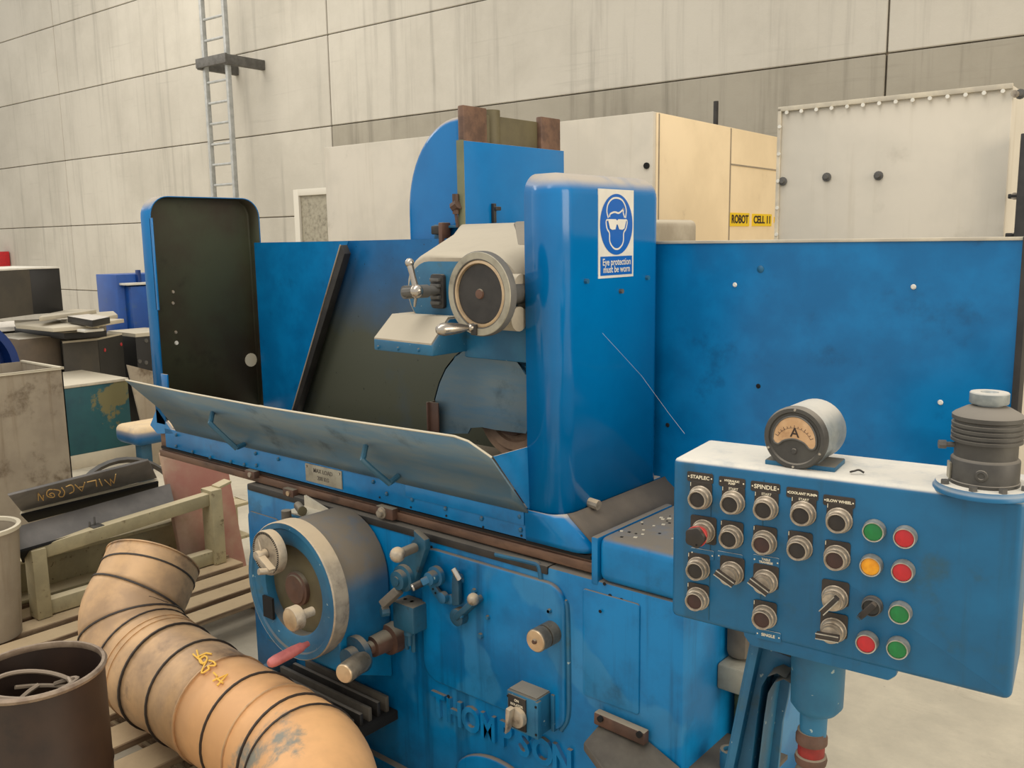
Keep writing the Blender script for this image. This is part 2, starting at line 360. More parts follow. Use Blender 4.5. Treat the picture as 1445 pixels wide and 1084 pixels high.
# ladder
L = thing('wall_ladder', 'galvanised vertical ladder fixed to the concrete wall on the left', 'ladder', W(-11.4, 8.03, .3))
for u in (-11.66, -11.14): build(wbox(MB(), u, u + .055, 8.0, 8.07, .3, 8.5), 'stile', 'ladder_zinc', L, bevel=.01)
for k in range(29):
    z = 1.55 + .140 * 8.03 + (k - 8) * .285
    if .35 < z < 8.4: build(MB().cyl(W(-11.62, 8.035, z), W(-11.12, 8.035, z), .019, n=8), 'rung', 'ladder_zinc', L)
zb = PU(330, 85, -11.08).z
mb = MB(); wbox(mb, -11.1, -11.02, 7.95, DWALL, zb - .075, zb + .06); wbox(mb, -11.72, -11.02, 7.93, 7.97, zb - .06, zb + .07); wbox(mb, -11.72, -11.64, 7.95, DWALL, zb - .075, zb + .06)
build(mb, 'stand_off_bracket', 'bracket_grey', L, bevel=.008)

# ------------------------------------------------------------------ big enclosures behind the machine
a = PW(922, 157, 4.65); u1 = (a - CAM).dot(WX); b = PW(457, 210, 4.65); u0 = (b - CAM).dot(WX)
c = PU(1098, 192, u1); v1 = (c - CAM).dot(WY); zt = a.z
E1 = thing('enclosure', 'long cream steel enclosure with yellow lettered labels on its warm-lit right end', 'enclosure', W((u0 + u1) / 2, 5.5, 0))
build(wbox(MB(), u0, u1, 4.65, v1 + .6, 0, zt), 'body', 'cream_wall_paint', E1, bevel=.006)
mb = MB(); wbox(mb, u1, u1 + .012, 4.68, v1 + .58, .08, zt - .004)
build(mb, 'end_panel', 'cream_lit_paint', E1, bevel=.003)  # end face carries the warm side light in its colour
vv = lambda x, y: (PU(x, y, u1) - CAM).dot(WY)
s1 = vv(1028, 230); z1 = PU(1028, 232, u1).z
mb = MB(); wbox(mb, u1 + .012, u1 + .016, s1 - .006, s1 + .006, .1, zt - .01); wbox(mb, u1 + .012, u1 + .016, s1, v1 + .58, z1 - .005, z1 + .005)
s2 = vv(926, 300); wbox(mb, u1 + .012, u1 + .016, s2 - .004, s2 + .004, .1, zt - .01)
build(mb, 'seam', 'bin_paint', E1)
bolt('bolt', PW(913, 234, 4.65), -WY, .018, .01, 'hole_black', E1, False)
for x0, x1_, txt, ym, hh in ((1026.6, 1054, 'ROBOT', 309.8, 9.6), (1058.5, 1085.5, 'CELL 11', 310.5, 8.7), (1089.5, 1099, 'III.III', 310.2, 4)):
    A = PU(x0, ym, u1); B = PU(x1_, ym, u1); Z = (PU(x0, ym - hh, u1).z - PU(x0, ym + hh, u1).z)
    va = (A - CAM).dot(WY); vb = (B - CAM).dot(WY)
    lb = build(wbox(MB(), u1 + .012, u1 + .018, va, vb, A.z - Z / 2, A.z + Z / 2), 'yellow_label', 'label_yellow', E1)
    wdt = vb - va; mt = basis(W(u1 + .019, (va + vb) / 2, A.z), WY, UP, WX)
    tm = text_mb(txt, Z * .86, mt, .001, .002, xs=1.0)
    xs_ = [(p - W(u1, (va + vb) / 2, 0)).dot(WY) for p in tm.v]; k = wdt * .86 / (max(xs_) - min(xs_))
    tm = text_mb(txt, Z * .86, mt, .001, .002, xs=k); build(tm, 'lettering', 'ink', lb)
# rod behind the enclosure
p = PW(1010, 170, 7.4); tag(build(MB().cyl((p.x, p.y, 0), (p.x, p.y, PW(1010, 143, 7.4).z), .022, n=8), 'steel_post', 'black_iron'), 'thin black steel post standing behind the cream enclosure', 'post')
# right enclosure
a = PW(1102, 153.6, 3.6); b = PW(1430, 125, 3.6); ua = (a - CAM).dot(WX); ub = (b - CAM).dot(WX); zt = a.z
E2 = thing('enclosure', 'flat cream painted steel cabinet with bolt heads, right of the lettered enclosure', 'enclosure', W((ua + ub) / 2, 4.0, 0))
build(wbox(MB(), ua, ub, 3.6, 4.5, 0, zt), 'body', 'cream_wall_paint', E2, bevel=.004)
mb = MB(); wbox(mb, ua - .008, ub, 3.588, 3.6, zt - .012, zt + .006); wbox(mb, ua - .008, ua + .006, 3.588, 3.6, .1, zt)
build(mb, 'edge_strip', 'sand_dust', E2, bevel=.002)
for k in range(14):
    f = (k + .5) / 14; bolt('rivet', W(ua + (ub - ua) * f, 3.59, zt - .018), -WY, .007, .006, 'sign_white', E2, False)
for k in range(9): bolt('rivet', W(ua + .002, 3.59, zt - .07 - k * .105), -WY, .007, .006, 'sign_white', E2, False)
for x, y in ((1167, 250), (1240, 248), (1105, 256), (1440, 133)):
    q = PW(x, y, 3.6); build(MB().lathe(q, -WY, [(0, .017), (.006, .017), (.007, .009), (.018, .008)], 12), 'bolt_head', 'bracket_grey', E2)
q = PW(1438, 280, 3.57)
mb = MB(); u = (q - CAM).dot(WX); wbox(mb, u - .002, u + .03, 3.53, 3.58, .1, PW(1440, 190, 3.57).z - .0)
for y in (277, 332): z = PW(1436, y, 3.57).z; wbox(mb, u - .03, u + .02, 3.54, 3.6, z - .008, z + .008)
build(mb, 'locking_bar', 'black_iron', E2, bevel=.003)
for y in (133, 277, 333): 
    q = PW(1433, y, 3.56); build(MB().lathe(q, -WY, [(0, .012), (.02, .012)], 10), 'bolt_head', 'worn_steel', E2)
# ------------------------------------------------------------------ the grinder
G = thing('surface_grinder', 'large blue surface grinding machine with two tall rounded table covers and dusty wheel head', 'machine', (-1.7, 1.9, 0))
YA = 1.588; YB = 1.58
# bed casting
mb = MB(); mb.box(-2.45, -.885, YB, 2.3, 0, .80)
bed = build(mb, 'bed', 'blue_bed', G, bevel=.006)
build(MB().prism(xz(rrect(-1.655, -1.187, .403, .768, .05, 6), YB + .004), (0, -.016, 0)), 'front_cover_plate', 'blue_bed', G, bevel=.006, seg=3)
pb = [PY(x, y, YB) for x, y in ((700, 782), (748, 793), (761, 799), (765, 822), (776, 834), (795, 848), (801, 862), (803, 960), (802, 1010), (792, 1030))]
build(MB().tube(spline(pb, 4), .007, 8), 'raised_border', 'blue_cast', G)
build(MB().prism(xz(rrect(-1.14, -.99, .52, .775, .008, 4), YB + .004), (0, -.009, 0)), 'access_plate', 'blue_bed', G, bevel=.003)
build(MB().prism(xz(rrect(-2.445, -2.28, .50, .715, .02, 4), YB + .004), (0, -.01, 0)), 'access_plate', 'blue_bed', G, bevel=.004)
# way ledge of the bed, right end block, plinth
build(MB().box(-2.44, -1.24, YB - .004, YB + .06, .782, .803), 'way_ledge', 'black_iron', G, bevel=.003)
build(MB().box(-1.10, -.885, YB - .004, 2.28, .8, .905), 'bed_end_block', 'blue_bed', G, bevel=.022, seg=4)
build(MB().box(-1.118, -1.10, YB - .002, 1.9, .79, .9), 'rail_stop', 'blue_bed', G, bevel=.004)
# lower part of the bed: recess and foot
build(MB().box(-2.5, -.86, YB - .02, 2.32, 0, .1), 'plinth', 'blue_bed', G, bevel=.01)
# pedestal coolant ledge bracket at the lower right front
a, b = PY(845, 1008, 1.57), PY(916, 1040, 1.57)
build(MB().beam(V((a.x, 1.56, a.z)), V((b.x, 1.56, a.z - .005)), .022, .03), 'bracket_flange', 'rust_brown', G, bevel=.004)
c0 = PY(845, 1020, 1.56); c1 = PY(905, 1050, 1.56)
zt = c0.z
mb = MB(); mb.prism([V((c0.x, 1.575, zt)), V((c0.x, 1.5, zt - .02)), V((c0.x + .34, 1.36, zt - .12)), V((c0.x + .48, 1.36, zt - .2)), V((c0.x + .4, 1.575, zt - .12)), V((c1.x, 1.575, zt - .0))], (0, 0, -.02))
build(mb, 'splash_ledge', 'shoe_blue_dust', G, bevel=.004)
for x, y in ((848, 1014), (903, 1036)): bolt('bolt', PY(x, y, 1.549), (0, -1, 0), .007, .006, 'hole_black', G, False)
# way and table
table = build(MB().box(-3.0, -1.21, YA + .012, 1.96, .84, .90).box(-3.0, -1.127, YA + .012, 1.96, .808, .846), 'table', 'way_steel', G, bevel=.004)
build(MB().box(-3.0, -1.125, YA + .004, YA + .012, .809, .832), 'dog_rail', 'way_steel', G, bevel=.002)
build(MB().box(-2.99, -1.13, YA + .006, YA + .014, .838, .846), 'dog_groove', 'hole_black', G)
ap = build(MB().box(-2.945, -1.26, YA, YA + .012, .850, .918), 'table_apron', 'blue_paint', G, bevel=.002)
for x, y in ((249, 614), (249, 630), (272, 638), (297, 646), (326, 652), (345, 656), (361, 640), (362, 657), (393, 648), (527, 680), (546, 697), (582, 705), (629, 718), (680, 732), (734, 729), (735, 748)):
    p = PY(x, y, YA - .001); o = build(MB().lathe(p, (0, -1, 0), [(0, .006), (.004, .005), (.006, .002)], 8), 'rivet', 'blue_cast', ap)
for x, y in ((536, 702), (580, 716), (630, 728), (682, 744), (736, 756)):
    build(MB().lathe(PY(x, y, YA - .0005), (0, -1, 0), [(0, .003), (.0015, .003)], 8), 'drill_hole', 'hole_black', ap)
build(MB().box(-1.72, -1.315, YA - .0035, YA, .884, .918), 'apron_strip', 'blue_paint', ap, bevel=.001)
p0 = PY(432, 656, YA); p1 = PY(484, 690, YA)
pl = build(MB().box(p0.x, p1.x, YA - .004, YA, .859, .912), 'rating_plate', 'plate_grey', ap, bevel=.001)
for t_, z_ in (('MAX LOAD', .896), ('200 KG', .875)):
    build(text_mb(t_, .017, basis(((p0.x + p1.x) / 2, YA - .0045, z_), (1, 0, 0), (0, 0, 1), (0, -1, 0)), .0004, .0002), 'engraving', 'dusty_cast', pl)
for x_ in (p0.x + .008, p1.x - .008): build(MB().lathe((x_, YA - .004, .904), (0, -1, 0), [(0, .004), (.003, .003)], 8), 'screw', 'chrome', pl)
# rail stops (dogs)
for x, y, s in ((545, 722, .021), (356, 668, .016), (410, 694, .016)):
    p = PY(x, y, YA)
    d_ = build(MB().box(p.x - s * 1.3, p.x + s * 1.9, YA - .014, YA + .02, p.z - s * .75, p.z + s * .75), 'trip_dog', 'rust_brown', G, bevel=.003)
    if s > .02: build(MB().lathe((p.x, YA - .014, p.z), (0, -1, 0), [(0, .016), (.004, .016), (.005, .011), (.014, .010)], 14), 'bolt_head', 'worn_steel', d_)
    else: build(MB().lathe((p.x + .01, YA - .014, p.z), (0, -1, 0), [(0, .008), (.005, .008)], 10), 'bolt_head', 'brass_knob' if x == 410 else 'worn_steel', d_)

def cover(x0, x1, y0, y1, z0, z1, rx, open_x, label, inner, rr=0):
    bm = bmesh.new(); r = bmesh.ops.create_cube(bm, size=1)
    for v in bm.verts: v.co = V(((x0 + x1) / 2 + v.co.x * (x1 - x0), (y0 + y1) / 2 + v.co.y * (y1 - y0), (z0 + z1) / 2 + v.co.z * (z1 - z0)))
    xo = x0 if open_x > 0 else x1; xi = x1 if open_x > 0 else x0
    fin = [f for f in bm.faces if all(abs(v.co.x - xi) < 1e-6 for v in f.verts) or all(abs(v.co.z - z0) < 1e-6 for v in f.verts)]
    bmesh.ops.delete(bm, geom=fin, context='FACES')
    es = [e for e in bm.edges if len(e.link_faces) == 2 and abs(e.verts[0].co.x - e.verts[1].co.x) > 1e-6]
    if rr: bmesh.ops.bevel(bm, geom=es, offset=rr, segments=8, profile=.5, affect='EDGES', clamp_overlap=True)
    es = [e for e in bm.edges if len(e.link_faces) == 2 and e.calc_face_angle(0) > R(28)]
    bmesh.ops.bevel(bm, geom=es, offset=rx, segments=8, profile=.5, affect='EDGES', clamp_overlap=True)
    bmesh.ops.recalc_face_normals(bm, faces=bm.faces)
    c = V(((x0 + x1) / 2, (y0 + y1) / 2, (z0 + z1) / 2)); f = max(bm.faces, key=lambda f: f.calc_area())
    if (f.calc_center_median() - c).dot(f.normal) < 0: bmesh.ops.reverse_faces(bm, faces=bm.faces)
    me = bpy.data.meshes.new('table_cover'); bm.to_mesh(me); bm.free()
    for p in me.polygons: p.use_smooth = True
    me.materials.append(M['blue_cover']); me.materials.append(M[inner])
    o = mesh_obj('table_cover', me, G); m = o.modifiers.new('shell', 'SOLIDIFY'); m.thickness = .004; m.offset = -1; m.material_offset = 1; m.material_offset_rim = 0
    o['label'] = label; return o
covr = cover(-1.305, -1.205, YA, 2.02, .915, 1.695, .05, -1, 'tall blue rounded cover with a safety sign', 'oily_dark')
covl = cover(-3.005, -2.935, YA, 2.02, .93, 1.715, .010, 1, 'tall blue cover, dark and oily inside', 'oily_dark', .07)
build(MB().box(-2.94, -2.935 + .012, YA, YA + .004, 1.33, 1.64), 'cover_flange', 'blue_cover', covl, bevel=.001)
build(MB().box(-2.94, -2.90, YA - .002, YA + .004, 1.045, 1.11), 'cover_foot', 'blue_cover', covl, bevel=.001)
for x, y, m_, r_ in ((244, 412, 'worn_steel', .006), (244, 428, 'worn_steel', .006), (248, 469, 'worn_steel', .006), (249, 484, 'sign_white', .008)):
    build(MB().lathe(PX(x, y, -3.0), (1, 0, 0), [(0, r_), (.004, r_ * .8)], 10), 'screw', m_, covl)
q = PX(354, 508, -3.0); build(MB().lathe(q, (1, 0, 0), [(0, .026), (.002, .026)], 16), 'inspection_cap', 'label_yellow' if 0 else 'light_edge', covl)
# sill and skirt under the right cover
mb = MB(); n = 6
def plan(xo, yo, r, z): # rounded corner footprint (front then right side)
    pts = [V((-1.31, yo, z))] + [V((xo - r + r * math.sin(R(90 * k / n)), yo + r - r * math.cos(R(90 * k / n)), z)) for k in range(n + 1)] + [V((xo, 2.16, z))]
    return pts
mb.loft([plan(-1.203, YA - .001, .05, .925)[:6], plan(-1.195, YA - .001, .052, .915)[:6], plan(-1.125, YA, .05, .862)[:6], plan(-1.125, YA + .002, .05, .850)[:6]], cap=False, closed=False)
sk = build(mb, 'table_skirt', 'blue_paint', G, solid=.004, smooth=60)
mb = MB(); mb.loft([plan(-1.203, YA - .001, .05, .925)[5:], plan(-1.195, YA - .001, .052, .915)[5:], plan(-1.125, YA, .05, .862)[5:], plan(-1.125, YA + .002, .05, .850)[5:]], cap=False, closed=False)
build(mb, 'dusty_side', 'skirt_dust', sk, smooth=60, solid=.004)
build(MB().box(-1.42, -1.212, YA + .01, 2.05, .85, .925), 'table_end', 'blue_paint', G, bevel=.004)
p = PX(832, 709, -1.205); build(MB().lathe(p - V((.004, 0, 0)), (1, 0, -.1), [(0, .012), (.03, .012), (.03, .007)], 10), 'drain_nipple', 'worn_steel', covr)
for x, y in ((875, 411), (826, 397), (912, 392)):
    build(MB().lathe(PX(x, y, -1.205), (1, 0, 0), [(0, .006), (.008, .006)], 6), 'bolt', 'blue_cast' if x != 875 else 'bracket_grey', covr)
# safety sign (flat sticker)
XS = -1.2045; s0 = PX(844, 330, XS).y; s1 = PX(893.5, 330, XS).y; zt = PX(844, 266, XS).z; zb = PX(844, 393.5, XS).z
sg = build(MB().box(XS - .001, XS + .001, s0, s1, zb, zt), 'safety_sign', 'sign_white', G)
sg['label'] = 'white and blue eye protection sign'
sw = s1 - s0; sh = zt - zb; sc = (s0 + s1) / 2
def SP(u, v, k=0): return V((XS + .0015 + k * .0006, sc + u * sw / 2, zb + sh * v))
def flat(pts, k, th=.0004): return MB().prism([SP(u, v, k) for u, v in pts], (th, 0, 0))
build(flat([(.92 * math.cos(t * PI / 24), .605 + .345 * math.sin(t * PI / 24)) for t in range(48)], 0), 'blue_disc', 'sign_blue', sg, smooth=20)
build(flat([(-.9, .03), (.9, .03), (.9, .245), (-.9, .245)], 0), 'blue_panel', 'sign_blue', sg)
def stroke(pts, w_, k=1):
    mb = MB(); P_ = [SP(u, v, k) for u, v in pts]
    for i in range(len(P_) - 1):
        d_ = (P_[i + 1] - P_[i]).normalized(); nn = V((1, 0, 0)).cross(d_) * w_ / 2
        mb.add([P_[i] + nn, P_[i] - nn, P_[i + 1] - nn, P_[i + 1] + nn], [(0, 1, 2, 3)])
    return mb
def sp2(pts): return [(p.x, p.y) for p in spline([V((a, b, 0)) for a, b in pts], 5)]
mb = MB()
for pts in (sp2([(-.48, .68), (-.56, .75), (-.5, .83), (-.28, .89), (0, .905), (.28, .885), (.46, .83), (.54, .76), (.5, .68)]),
            sp2([(-.42, .69), (-.36, .725), (-.12, .745), (.1, .735), (.3, .765), (.38, .79)]), [(.38, .79), (.36, .74), (.45, .685)],
            sp2([(-.5, .66), (-.6, .64), (-.55, .56), (-.42, .51), (-.4, .42), (-.3, .37), (-.15, .335), (0, .325), (.15, .335), (.3, .37), (.38, .42), (.4, .51), (.53, .56), (.6, .64), (.5, .66)])):
    mb.v += []; t_ = stroke(pts, .0042); mb.add(t_.v, t_.f)
build(mb, 'head_outline', 'sign_white', sg)
build(flat([(-.52, .665), (-.08, .665), (0, .65), (.08, .665), (.54, .665), (.42, .56), (.3, .545), (.12, .55), (.03, .605), (-.03, .605), (-.1, .55), (-.28, .545), (-.4, .56)], 2), 'goggles', 'sign_white', sg)
for t_, v_ in (('Eye protection', .178), ('must be worn', .095)):
    mt = basis(SP(0, v_, 2), (0, 1, 0), (0, 0, 1), (1, 0, 0)); build(text_mb(t_, .0225, mt, .0002, .00025, xs=.88), 'sign_lettering', 'sign_white', sg)

# tilting splash guard with its two handles and gusset
TL = PY(178, 538, 1.47); T2 = PY(350, 574, 1.47); T3 = PY(500, 597, 1.46); TR = PY(660, 617, 1.44); TR2 = PY(712, 645, 1.46); BR = V((-1.315, YA, .92)); BL = V((-2.93, YA, .92))
TL = V((-2.965, 1.465, 1.10)); zt_ = [1.10, 1.096, 1.097, 1.104, 1.108]
top = []
for x_, z_ in ((-2.95, 1.102), (-2.6, 1.096), (-2.2, 1.094), (-1.8, 1.098), (-1.42, 1.106)): top.append(V((x_, 1.468, z_)))
bot = [V((x_, YA - .002, .919)) for x_ in (-2.86, -2.55, -2.2, -1.8, -1.33)]
mid = [a_.lerp(b_, .55) + V((0, .022, -.004)) for a_, b_ in zip(top, bot)]; mid[-1] = mid[-1] + V((.035, 0, 0)); mid2 = [a_.lerp(b_, .85) + V((0, .012, -.004)) for a_, b_ in zip(top, bot)]
top.append(V((-1.385, 1.475, 1.098))); m_ = V((-1.335, 1.5, 1.06)); mid.append(m_); mid2.append(V((-1.31, 1.545, .98))); bot.append(V((-1.3, YA - .002, .92)))
mb = MB(); mb.loft([top, mid, mid2, bot], cap=False, closed=False)
fg = build(mb, 'splash_guard', 'steel_plate', G, solid=.004, smooth=50)
build(MB().tube([p + V((0, -.002, .001)) for p in top[:5]] + [V((-1.385, 1.475, 1.098)), V((-1.337, 1.5, 1.062))], .0028, 6), 'bright_edge', 'light_edge', fg)
gy = .0
build(MB().prism([V((-1.335, 1.502, 1.065)), V((-1.306, YA, 1.075)), V((-1.302, YA - .001, .925))], (.003, .003, 0)), 'gusset', 'blue_paint', G, bevel=0)
build(MB().prism([PY(221, 577, YA), PY(245, 612, YA), PY(222, 612, YA), PY(212, 600, YA)], (0, .01, 0)), 'gusset', 'blue_paint', G)
for hx in ((300, 583, 297, 598, 333, 632, 345, 627), (516, 630, 512, 650, 549, 682, 562, 672)):
    q = []
    for i in range(0, 8, 2):
        yy = (1.50, 1.475, 1.535, 1.57)[i // 2] if i not in (0, 6) else (1.515 if i == 0 else 1.572); q.append(PY(hx[i], hx[i + 1], yy))
    h = build(MB().tube(spline([q[0], q[0].lerp(q[1], .8), q[1].lerp(q[2], .06), q[1].lerp(q[2], .95), q[2].lerp(q[3], .12), q[3]], 3), .0078, 8), 'handle', 'grip_blue', fg)
# chuck and table top seen over the guard
build(MB().box(-2.93, -1.31, 1.62, 1.93, .9, .955), 'magnetic_chuck', 'rust_brown', G, bevel=.004)
# rear guard carried by the table, with its slanted flange
A0 = PY(370, 342, 2.0); p1 = PY(490, 345.5, 1.995); p2 = PY(418, 590, 1.995)
zt = 1.553
build(MB().prism([V((-2.95, 2.0, .9)), V((p2.x, 2.0, .9)), V((p2.x, 2.0, p2.z)), V((p1.x, 2.0, zt)), V((-2.95, 2.0, zt))], (0, .004, 0)), 'rear_guard', 'blue_paint', G)
dv = (p1 - p2); e = V((dv.z, 0, -dv.x)).normalized()
mb = MB(); mb.prism([p2, p2 + e * .02, p1 + e * .02 - V((0, 0, .02)), p1], (0, -.028, 0))
build(mb, 'guard_flange', 'hole_black' if 0 else 'black_iron', G, bevel=.001)
build(MB().tube([p2 + V((-.001, -.028, 0)), p1 + V((-.001, -.028, 0))], .003, 6), 'flange_edge', 'bin_paint', G)
# fixed back sheets either side of the column
build(MB().prism([V((-2.9, 2.03, .9)), V((-1.75, 2.03, .9)), V((-1.75, 2.03, 1.557)), V((-2.9, 2.03, 1.552))], (0, .004, 0)), 'back_sheet', 'oil_stained_blue', G)
bs = build(MB().prism([V((-1.36, 2.03, .86)), V((-.392, 2.03, .86)), V((-.398, 2.03, 1.5355)), V((-1.36, 2.03, 1.5355))], (0, .004, 0)), 'back_sheet', 'blue_paint', G)
build(MB().box(-1.36, -.39, 2.026, 2.05, 1.533, 1.54), 'top_lip', 'sand_dust', bs, bevel=.001)
build(MB().box(-.398, -.385, 2.02, 2.06, .86, 1.54), 'end_angle', 'black_iron', bs, bevel=.001)
for x, y, m_ in ((1073, 380, 'blue_cast'), (1037, 402, 'sign_white'), (1289, 405, 'sign_white'), (1327, 568, 'sign_white'), (1070, 545, 'hole_black'), (942, 600, 'hole_black')):
    build(MB().lathe(PY(x, y, 2.029), (0, -1, 0), [(0, .006 if m_ != 'blue_cast' else .009), (.003, .004)], 10), 'rivet', m_, bs)

# column: rounded casing, vertical slide
XC = -1.92
def dome(x0, x1, z0, z1, y, n=14):
    cx = (x0 + x1) / 2; r_ = (x1 - x0) / 2
    return [V((x0, y, z0))] + [V((cx - r_ * math.cos(PI * k / n), y, z1 - r_ * 1.35 + r_ * 1.35 * math.sin(PI * k / n))) for k in range(n + 1)] + [V((x1, y, z0))]
x0 = PY(574, 335, 2.2).x
x0 = PY(574, 335, 2.07).x; x1 = XC - .03
def qd_(y, k_=0): return [V((x0, y, .8))] + [V((x1 - .02 - (x1 - .02 - x0) * math.cos(R(90 * k / 14)), y, 1.64 + .283 * math.sin(R(90 * k / 14)))) for k in range(15)] + [V((x1, y, 1.923)), V((x1, y, .8))]
mb = MB(); mb.loft([qd_(2.075), qd_(2.55)])
cas = build(mb, 'column_casing', 'blue_cover', G, bevel=.02, seg=4)
sl = build(MB().box(XC - .028, XC - .002, 2.06, 2.553, .8, 1.84), 'column', 'blue_bed', G)
for y0, y1 in ((2.062, 2.17), (2.44, 2.545)): build(MB().box(XC - .03, XC - .006, y0, y1, 1.2, 1.951), 'way', 'way_steel', G, bevel=.004)
build(MB().box(XC - .03, XC - .024, 2.17, 2.46, 1.2, 1.935), 'way_web', 'olive_paint', G, bevel=.004)
build(MB().cyl((XC - .04, 2.225, 1.8), (XC - .04, 2.225, 1.952), .03, n=16), 'screw_housing', 'olive_paint', G)
build(MB().box(XC - .006, XC, 2.055, 2.555, 1.2, 1.846), 'slide_cover', 'blue_cover', G, bevel=.001)
build(MB().box(XC - .026, XC - .0, 2.049, 2.0555, 1.2, 1.848), 'slide_edge', 'green_edge', G, bevel=.001)
for x, y in ((695, 301),):
    q = PX(x, y, XC + .001); mb = MB(); mb.box(q.x, q.x + .012, q.y - .006, q.y + .006, q.z - .03, q.z + .03); mb.box(q.x, q.x + .02, q.y - .005, q.y + .02, q.z + .008, q.z + .02)
    build(mb, 'latch', 'black_iron', G, bevel=.002)
q = PY(643, 288, 2.04); mb = MB(); mb.cyl(q - V((0, 0, .03)), q + V((0, 0, .03)), .01, n=8); mb.cyl(q - V((.01, 0, .01)), q - V((-.012, 0, .0)), .016, n=8); mb.tube([q - V((0, 0, .03)), q - V((-.006, 0, .07))], .005, 6)
build(mb, 'oil_cup', 'rust_brown', G)
q0 = PY(612, 317, 2.05); q1 = PY(646, 316, 2.05)
mb = MB(); mb.box(q0.x, q1.x, 2.05, 2.12, q0.z - .012, q0.z - .004); mb.box(q0.x, q0.x + .045, 2.05, 2.06, q0.z - .085, q0.z)
build(mb, 'support_bracket', 'blue_cast', G, bevel=.002)
q = PY(619, 324, 2.045); build(MB().box(q.x - .02, q.x + .02, 2.03, 2.06, q.z - .015, q.z + .012), 'clamp_block', 'black_iron', G, bevel=.004)
q = PY(629, 328, 2.045); build(MB().box(q.x - .008, q.x + .008, 2.02, 2.06, q.z - .06, q.z + .03), 'guide_pin', 'rust_brown', G, bevel=.003)

# wheel head
def hsec(x0, x1, z0, z1, r, y): return xz(rrect(x0, x1, z0, z1, r, 7), y)
mb = MB(); mb.loft([hsec(-1.70, -1.33, 1.345, 1.508, .078, 1.60), hsec(-1.715, -1.325, 1.34, 1.52, .085, 1.615), hsec(-1.85, -1.325, 1.34, 1.575, .06, 1.9), hsec(-1.945, -1.325, 1.34, 1.598, .02, 2.05), hsec(-1.945, -1.325, 1.34, 1.598, .02, 2.4)])
hd = build(mb, 'wheel_head', 'head_dust', G, smooth=50); hd['label'] = 'dust covered tapered wheel head'
mb = MB(); mb.loft([hsec(-1.695, -1.335, 1.347, 1.50, .074, 1.597), hsec(-1.695, -1.335, 1.347, 1.50, .074, 1.601)]); build(mb, 'head_face', 'blue_cast', G, bevel=.002)
ra, rb = PY(700, 321, 1.98), PY(745, 360, 1.62)
build(MB().prism([PZ(700, 319, 1.595), PZ(752, 362, 1.53), PZ(800, 362, 1.53), PZ(800, 322, 1.60)], (0, 0, .03)) if 0 else MB().prism([V((-1.70, 2.02, 1.562)), V((-1.42, 1.70, 1.50)), V((-1.33, 1.70, 1.50)), V((-1.33, 2.04, 1.562))], (0, 0, .04)), 'head_top_plate', 'dusty_cast', G, bevel=.01)
build(MB().cyl((-1.46, 1.60, 1.385), (-1.1, 1.60, 1.385), .052, n=20), 'cross_barrel', 'sand_dust', G) if 0 else None
build(MB().cyl((-1.44, 1.585, 1.447), (-1.312, 1.585, 1.447), .026, n=20), 'cross_barrel', 'head_dust', G)
build(MB().cyl((-1.44, 1.575, 1.372), (-1.312, 1.575, 1.372), .028, n=20), 'cross_barrel', 'head_dust', G)
# handwheel disc
C = PY(677, 415, 1.47); r_ = .093; AX = V((0, -1, 0))
hw = build(MB().lathe(C + V((0, .03, 0)), AX, [(.012, r_ * .8), (.012, r_ * .97), (.015, r_), (.03, r_), (.034, r_ * .97), (.034, r_ * .80), (.026, r_ * .77), (.026, 0)], 48), 'feed_handwheel', 'bracket_grey', G)
hw['label'] = 'round handwheel disc on the wheel head'
build(MB().lathe(C, AX, [(.0, r_ * .995), (.0045, r_ * .97), (.0045, r_ * .82), (0, r_ * .8)], 48, cap=False), 'rim', 'plate_grey', hw)
build(MB().lathe(C, AX, [(.001, r_ * .80), (.0035, r_ * .76), (.0035, r_ * .72), (-.003, r_ * .7)], 48, cap=False), 'brass_ring', 'brass_knob', hw)
build(MB().lathe(C, AX, [(-.004, r_ * .7), (-.0015, r_ * .69), (-.001, 0)], 48), 'face_plate', 'black_iron', hw)
build(MB().lathe(C, AX, [(-.003, r_ * .13), (.003, r_ * .11), (.004, r_ * .04)], 16), 'hub', 'rust_brown', hw)
build(MB().cyl(C + V((0, .03, 0)), C + V((0, .14, 0)), .03, n=18), 'shaft', 'bracket_grey', hw)
g0 = PY(668, 462, 1.465); g1 = PY(634, 466, 1.36)
g1 = g0 + V((-.03, -.085, .0))
build(MB().tube([g0.lerp(g1, t) for t in (0, .1, .14, .2, .35, .6, .8, .92, .98, 1)], 0, 14, [.009, .009, .006, .007, .0105, .0135, .0145, .012, .008, .001]), 'grip', 'chrome', hw)
q = PY(671, 465, 1.468); build(MB().box(q.x - .006, q.x + .008, 1.458, 1.475, q.z - .012, q.z + .012), 'grip_clamp', 'black_iron', hw, bevel=.002)
# dog plate and small crank
q = PY(620, 411, 1.595)
dp = build(MB().prism(xz(rrect(q.x - .022, q.x + .022, q.z - .042, q.z + .042, .008, 3), 1.598), (0, -.012, 0)), 'feed_block', 'black_iron', G, bevel=.002)
for k in (-.028, -.014, .014, .028): build(MB().box(q.x - .016, q.x + .014, 1.578, 1.59, q.z + k - .004, q.z + k + .004), 'block_rib', 'bracket_grey', dp, bevel=.001)
h0 = V((q.x, 1.59, q.z + .002)); h1 = h0 + V((-.02, -.095, .0)); 
cr = build(MB().tube([h0, h0.lerp(h1, .3), h0.lerp(h1, .31), h1], 0, 12, [.012, .012, .016, .016]), 'feed_crank', 'bracket_grey', G)
q1 = PY(588, 411, 1.50); q2 = PY(578, 371, 1.50)
build(MB().tube([h1, q1], .011, 10), 'crank_hub', 'bracket_grey', cr); mb = MB().ball(q1, .0165, 14)
